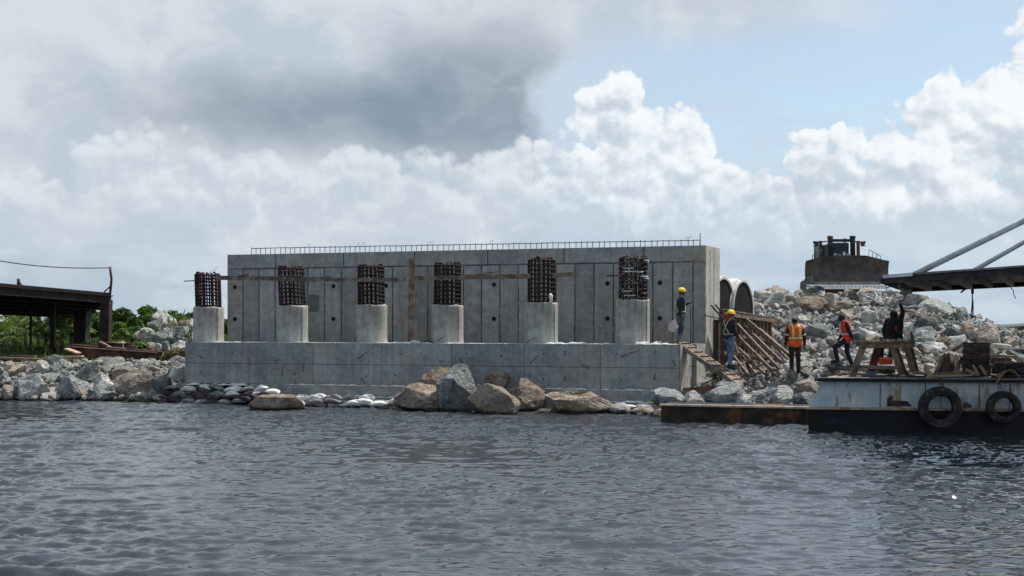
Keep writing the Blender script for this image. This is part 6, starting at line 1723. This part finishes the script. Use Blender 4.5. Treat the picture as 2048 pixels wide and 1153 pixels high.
BASE = dict(head=(0, .02, 1.60), neck=(0, 0, 1.47), chest=(0, 0, 1.27), waist=(0, 0, 1.06), hip=(0, 0, .94),
            shL=(-.19, 0, 1.405), shR=(.19, 0, 1.405), elL=(-.25, -.02, 1.12), elR=(.25, -.02, 1.12), wrL=(-.27, .05, .88), wrR=(.27, .05, .88), haL=(-.27, .07, .80), haR=(.27, .07, .80),
            hpL=(-.095, 0, .92), hpR=(.095, 0, .92), knL=(-.10, .02, .50), knR=(.10, .02, .50), anL=(-.11, -.01, .09), anR=(.11, -.01, .09), toL=(-.13, .17, .04), toR=(.13, .17, .04))
def person(label, pos, yaw, J, shirt, pants, scale=1.0, vest=None, hat=None, hood=None, harness=False, bands=None, boots=C_boot, bw=1.0, patches=None, band_arm=False):
    P = dict(BASE); P.update(J); P = {k: Vector(v) for k, v in P.items()}
    root = bpy.data.objects.new('person', None); COL.objects.link(root); root.location = Vector(pos); root.rotation_euler = (0, 0, R(yaw)); root.scale = (scale,) * 3
    props(root, label, 'person', 'workers on the site')
    def mk(name, mb, mat, vox=.012, smooth=3):
        me = mesh_from(name, mb, mat); o = bpy.data.objects.new(name, me); COL.objects.link(o); o.parent = root
        if vox:
            r = o.modifiers.new('skin', 'REMESH'); r.mode = 'VOXEL'; r.voxel_size = vox; r.use_smooth_shade = True
            if smooth: s = o.modifiers.new('smooth', 'SMOOTH'); s.iterations = smooth; s.factor = .5
        return o
    def torso(mb, g=0.0):
        c, w_, h = P['chest'], P['waist'], P['hip']
        capsule(mb, P['shL'] * .82 + c * .18 * 1.0 + Vector((0, 0, .0)), P['shR'] * .82 + c * .18, .07 + g, .07 + g)
        for sx in (-1, 1):
            o = Vector((sx * .075 * bw, 0, 0))
            capsule(mb, c + o + Vector((0, 0, .06)), w_ + o * .8, .108 * bw + g, .094 * bw + g); capsule(mb, w_ + o * .8, h + o, .094 * bw + g, .105 * bw + g)
        capsule(mb, c + Vector((0, 0, .1)), h, .10 + g, .10 + g)
    def legs(mb, g=0.0, feet=False):
        for s in 'LR':
            hp, kn, an, to = P['hp' + s], P['kn' + s], P['an' + s], P['to' + s]
            capsule(mb, hp, kn, .088 + g, .058 + g); capsule(mb, kn, kn.lerp(an, .35), .058 + g, .057 + g); capsule(mb, kn.lerp(an, .35), an, .057 + g, (.038 if not g else .048) + g * .8)
            if feet: capsule(mb, an + Vector((0, 0, -.035)), to, .042, .036)
    def arms(mb, g=0.0, wrist=True):
        for s in 'LR':
            capsule(mb, P['sh' + s], P['el' + s], .056 + g, .044 + g); capsule(mb, P['el' + s], P['wr' + s], .044 + g, (.027 if not g else .034) + g * .5)
    mb = MB(); torso(mb); legs(mb, 0, True); arms(mb)
    capsule(mb, P['neck'] - Vector((0, 0, .08)), P['head'] - Vector((0, .02, .05)), .058, .056)
    hd = P['head']; ellipsoid(mb, hd + Vector((0, -.01, .02)), (.076, .097, .105)); ellipsoid(mb, hd + Vector((0, .03, -.055)), (.054, .062, .066))
    capsule(mb, hd + Vector((0, .085, .012)), hd + Vector((0, .108, -.018)), .011, .015, 8)
    capsule(mb, hd + Vector((-.02, .088, -.056)), hd + Vector((.02, .088, -.056)), .009, .009, 8)
    for sx in (-1, 1):
        ellipsoid(mb, hd + Vector((sx * .078, -.005, 0)), (.013, .022, .033), 8)
        ellipsoid(mb, hd + Vector((sx * .030, .078, .020)), (.014, .012, .009), 6)
    for s, sx in (('L', -1), ('R', 1)):
        wr, ha = P['wr' + s], P['ha' + s]; d = (ha - wr).normalized()
        side = Vector((0, 1, 0)) - d * d.y; side = side.normalized() if side.length > .2 else Vector((1, 0, 0))
        nrm_ = d.cross(side)
        for k in (-1, 0, 1): capsule(mb, wr + side * .012 * k, ha + side * .024 * k, .018, .016, 8)
        for k in range(4):
            L = (.062, .075, .070, .055)[k]; o = side * (.033 - .022 * k)
            b0 = ha + o; b1 = b0 + d * L * .5 + nrm_ * .010 * -sx; b2 = b1 + (d * .75 + nrm_ * -.65 * sx).normalized() * L * .5
            capsule(mb, b0, b1, .0105, .0098, 8); capsule(mb, b1, b2, .0098, .0085, 8)
        t0 = wr.lerp(ha, .35) + side * .03; t1 = t0 + (side * .75 + d * .65).normalized() * .036; capsule(mb, t0, t1, .0125, .0115, 8); capsule(mb, t1, t1 + (d * .9 + side * .2 - nrm_ * .3 * sx).normalized() * .028, .0115, .009, 8)
    mk('body', mb, skinm, .0085, 2)
    mb = MB()
    for sx in (-1, 1): ellipsoid(mb, hd + Vector((sx * .030, .0885, .020)), (.010, .006, .006), 6)
    mk('eyes', mb, C_hair, None)
    mb = MB(); legs(mb, .017); capsule(mb, P['hip'] + Vector((-.06, 0, .03)), P['hip'] + Vector((.06, 0, .03)), .12, .12); mk('trousers', mb, pants)
    mb = MB(); torso(mb, .018); arms(mb, .016); capsule(mb, P['neck'] - Vector((0, 0, .07)), P['neck'] - Vector((0, 0, .03)), .085, .066); mk('shirt', mb, shirt)
    for s in 'LR':
        mb = MB(); capsule(mb, P['an' + s] + Vector((0, -.02, -.035)), P['to' + s] + Vector((0, .01, 0)), .054, .046); capsule(mb, P['an' + s] + Vector((0, 0, .05)), P['an' + s] + Vector((0, 0, -.03)), .052, .054)
        mk('boot', mb, boots)
    c, w_, h = P['chest'], P['waist'], P['hip']
    if vest:
        mb = MB(); torso(mb, .034); capsule(mb, h + Vector((-.08, 0, -.03)), h + Vector((.08, 0, -.03)), .135, .135); mk('vest', mb, vest)
    g = .046 if vest else .030
    def ringband(z, mat, nm='reflective_band', wid=.05, rx=None):
        f = (z - h.z) / (c.z - h.z); cc = h.lerp(c, f); R0 = (.175 * bw + g - .012, .112 + g)
        mb = MB(); n = 40
        for zz in (-wid / 2, wid / 2):
            for k in range(n):
                a = 2 * math.pi * k / n; cx = math.copysign(abs(math.cos(a)) ** .8, math.cos(a)); sy = math.copysign(abs(math.sin(a)) ** .8, math.sin(a))
                mb.v.append((cc.x + R0[0] * cx, cc.y + R0[1] * sy, cc.z + zz))
        for k in range(n):
            k2 = (k + 1) % n; mb.f.append((k, k2, n + k2, n + k)); mb.m.append(0); mb.sm.append(True)
        o = mk(nm, mb, mat, None); s = o.modifiers.new('thick', 'SOLIDIFY'); s.thickness = .012; s.offset = 0
    def strap(pts, mat, nm, wid=.05):
        mb = MB()
        for a, b in zip(pts[:-1], pts[1:]): mb.bar(Vector(a), Vector(b), .014, wid, Vector((1, 0, 0)) if nm != 'harness_strap' else Vector((1, 0, .2)))
        mk(nm, mb, mat, None)
    if bands:
        ringband(h.z + .13, bands)
        for sx in (-1, 1):
            for sy in (-1, 1):
                x = sx * .105
                q = [Vector((x + c.x * 1, c.y + sy * (.112 + g), h.z + .15)), Vector((x, c.y + sy * (.118 + g), c.z)), Vector((x * 1.0, P['neck'].y + sy * (.085 + g * .6), P['shL'].z + .02)), Vector((x, P['neck'].y, P['shL'].z + .055 + g))]
                strap(q, bands, 'reflective_band')
    if harness:
        for sx in (-1, 1):
            for sy in (-1, 1):
                q = [c + Vector((sx * .11, 0, .235)), c + Vector((sx * .10, sy * .135, .12)), c + Vector((sx * .02, sy * .158, -.03)), w_ + Vector((-sx * .12, sy * .125, -.02)), h + Vector((-sx * .15, sy * .05, .02))]
                strap(q, C_harn, 'harness_strap', .026)
        ringband(h.z + .06, C_harn, 'harness_belt', .025)
    if band_arm:
        for s in 'LR':
            p = P['sh' + s].lerp(P['el' + s], .85); d = (P['el' + s] - P['sh' + s]).normalized()
            mk('sleeve_band', MB().tube([p - d * .02, p + d * .025], .069, 16), C_silver, None)
    if hat == 'helmet':
        mb = MB(); c0 = hd + Vector((0, -.005, .055))
        mb.grid(lambda u, v: (c0.x + .115 * math.sin(math.pi / 2 * u) * math.cos(2 * math.pi * v), c0.y + .135 * math.sin(math.pi / 2 * u) * math.sin(2 * math.pi * v), c0.z + .105 * math.cos(math.pi / 2 * u)), 10, 28)
        mb.grid(lambda u, v: (c0.x + (.113 + .022 * u) * math.cos(2 * math.pi * v), c0.y + (.133 + .022 * u + (.035 * u * max(0, math.sin(2 * math.pi * v)) ** 2)) * math.sin(2 * math.pi * v), c0.z - .012 * u), 2, 28)
        mb.tube([c0 + Vector((0, -.12, .05)), c0 + Vector((0, -.06, .098)), c0 + Vector((0, .06, .098)), c0 + Vector((0, .12, .05))], .012, 6)
        o = mk('hard_hat', mb, C_yel, None); s = o.modifiers.new('thick', 'SOLIDIFY'); s.thickness = .006
    if hat == 'cap':
        mb = MB(); c0 = hd + Vector((0, -.01, .045))
        mb.grid(lambda u, v: (c0.x + .09 * math.sin(math.pi / 2 * u) * math.cos(2 * math.pi * v), c0.y + .112 * math.sin(math.pi / 2 * u) * math.sin(2 * math.pi * v), c0.z + .085 * math.cos(math.pi / 2 * u)), 8, 24)
        mb.prism([c0 + Vector((-.07, .09, .0)), c0 + Vector((.07, .09, .0)), c0 + Vector((.05, .19, -.01)), c0 + Vector((-.05, .19, -.01))], (0, 0, .01))
        o = mk('cap', mb, C_cap, None); s = o.modifiers.new('thick', 'SOLIDIFY'); s.thickness = .006
        mb = MB(); ellipsoid(mb, hd + Vector((0, -.022, .02)), (.083, .094, .085)); mk('hair', mb, C_hair, None)
    if hood:
        mb = MB(); ellipsoid(mb, hd + Vector((0, -.028, .018)), (.100, .112, .128)); capsule(mb, hd + Vector((0, -.05, -.03)), P['neck'] + Vector((0, -.03, -.06)), .085, .105)
        mk('hood' if hood != C_hair else 'hair', mb, hood)
    if patches:
        for (cx, cy, cz, r_, mat) in patches:
            mb = MB(); ellipsoid(mb, (cx, cy, cz), r_, 10); mk('shirt_patch', mb, mat, None)
    return root
# 1: on the pile cap
p1x, p1D = WX(1361, 36.0), 36.0
person('worker in yellow hard hat and black shirt with lime harness standing on the pile cap', (p1x, p1D, Z1), -80,
       dict(wrR=(.27, -.10, .86), haR=(.28, -.13, .79), elR=(.25, -.10, 1.12), elL=(-.24, .12, 1.18), wrL=(-.20, .31, 1.27), haL=(-.18, .385, 1.29), anR=(.11, -.10, .09), toR=(.13, .08, .04), knR=(.10, .0, .50), head=(0, .04, 1.60)),
       C_dkblue, C_jean2, 1.0, hat='helmet', harness=True)
pp = thing('carried_bag', 'pinkish white plastic bag hanging from the hand of the worker on the pile cap', 'bag', W(1349, 668, 35.75))
mb = MB(); c = W(1349, 652, 35.72)
ellipsoid(mb, c, (.16, .11, .20), 10)
for i, v in enumerate(mb.v):
    v = Vector(v) - c; v.x *= 1 - .9 * max(0, v.z) / .3; v = v + Vector((.018 * math.sin(v.z * 40 + v.x * 20), 0, 0)); v.x += .35 * max(0, v.z) * .35 - .04; mb.v[i] = tuple(c + v)
part('bag_sack', mb, C_bag, pp)
part('bag_handle', MB().tube([c + Vector((-.02, 0, .17)), c + Vector((.03, -.02, .25)), c + Vector((.06, .02, .17))], .010, 6), C_bag, pp)
single('survey_pole', MB().tube([(p1x + .345, p1D + .17, Z1 + .005), (p1x + .335, p1D + .14, Z1 + 1.38)], .013, 8), M['wire'], 'thin dark pole held upright by the worker on the pile cap', 'pole')
# 2: on the gangplank
p2 = W(1459, 735, 34.45)
person('worker in yellow hard hat and pale blue jeans standing on the sloping gangplank', p2, -62,
       dict(elR=(.24, -.02, 1.12), wrR=(.22, .14, .93), haR=(.21, .20, .87), elL=(-.24, .04, 1.12), wrL=(-.20, .20, .97), haL=(-.18, .26, .93), anL=(-.12, .10, .04), toL=(-.12, .26, -.02), knL=(-.10, .12, .48), anR=(.11, -.08, .11), toR=(.12, .09, .06), head=(0, .06, 1.585)),
       C_dkblue, C_jean, .985, hat='helmet', hood=C_redb, harness=True)
# 3: orange vest from behind
z3 = float(terrain(WX(1590, 35.2), 35.2))
person('worker seen from behind in an orange vest with lime bands and grey cap', (WX(1590, 35.2), 35.2, max(z3, WZ(746, 35.2)) - .02), 4,
       dict(wrL=(-.29, .02, .88), haL=(-.29, .03, .80), wrR=(.30, .02, .88), haR=(.30, .03, .80), elL=(-.27, -.03, 1.13), elR=(.28, -.03, 1.13), head=(0, .04, 1.585)),
       C_maroon, C_brown, 1.0, vest=C_orange, hat='cap', bands=C_lime, bw=1.08, band_arm=True)
# 4: striding worker
x4 = WX(1698, 36.0)
z4 = WZ(737, 36.0)
person('worker in a red orange vest striding left with one foot on a stone', (x4, 36.0, z4), 82,
       dict(hip=(0, .05, .93), waist=(0, .08, 1.06), chest=(0, .12, 1.27), neck=(0, .17, 1.46), head=(0, .25, 1.55), shL=(-.19, .12, 1.40), shR=(.19, .13, 1.40), elL=(-.25, .02, 1.14), wrL=(-.25, -.08, .92), haL=(-.25, -.12, .85), elR=(.24, .14, 1.12), wrR=(.22, .26, .92), haR=(.2, .3, .86),
            hpL=(-.09, .05, .91), hpR=(.09, .05, .91), knL=(-.10, .45, .66), anL=(-.11, .36, .27), toL=(-.12, .53, .21), knR=(.10, .04, .49), anR=(.11, -.12, .09), toR=(.12, .06, .04)),
       C_black, C_navy, 1.0, vest=C_redor, hood=C_hair, bands=C_silver)
outline_rock('rock', [(1655, 742), (1657, 724), (1672, 719), (1690, 728), (1700, 742)], 35.85, .28, 'rock_dark', 'dark stone under the raised foot of the striding worker', GN['r'], 777, sub=4, cat='rock')
# 5: in black, sitting on the table
p5 = W(1788, 686, 30.35)
zS = p5.z + .02
person('worker all in black sitting on the table, back turned, right arm raised', (p5.x, 30.35, zS - .82), 5,
       dict(head=(-.01, .03, 1.56), neck=(0, 0, 1.44), chest=(0, -.01, 1.26), waist=(0, -.01, 1.05), hip=(0, 0, .93), shR=(.19, 0, 1.42), elR=(.255, .03, 1.63), wrR=(.20, .04, 1.84), haR=(.185, .05, 1.92), elL=(-.26, .05, 1.13), wrL=(-.16, .25, 1.00), haL=(-.1, .3, .98),
            hpL=(-.10, .03, .90), hpR=(.10, .03, .90), knL=(-.14, .46, .90), knR=(.14, .46, .90), anL=(-.14, .50, .50), anR=(.14, .50, .50), toL=(-.15, .68, .46), toR=(.15, .68, .46)),
       C_black, C_black, .98, hood=C_black, bw=1.30, patches=[(-.15, -.085, 1.33, (.065, .05, .085), C_redb), (.0, -.155, 1.20, (.05, .02, .085), C_redb)])
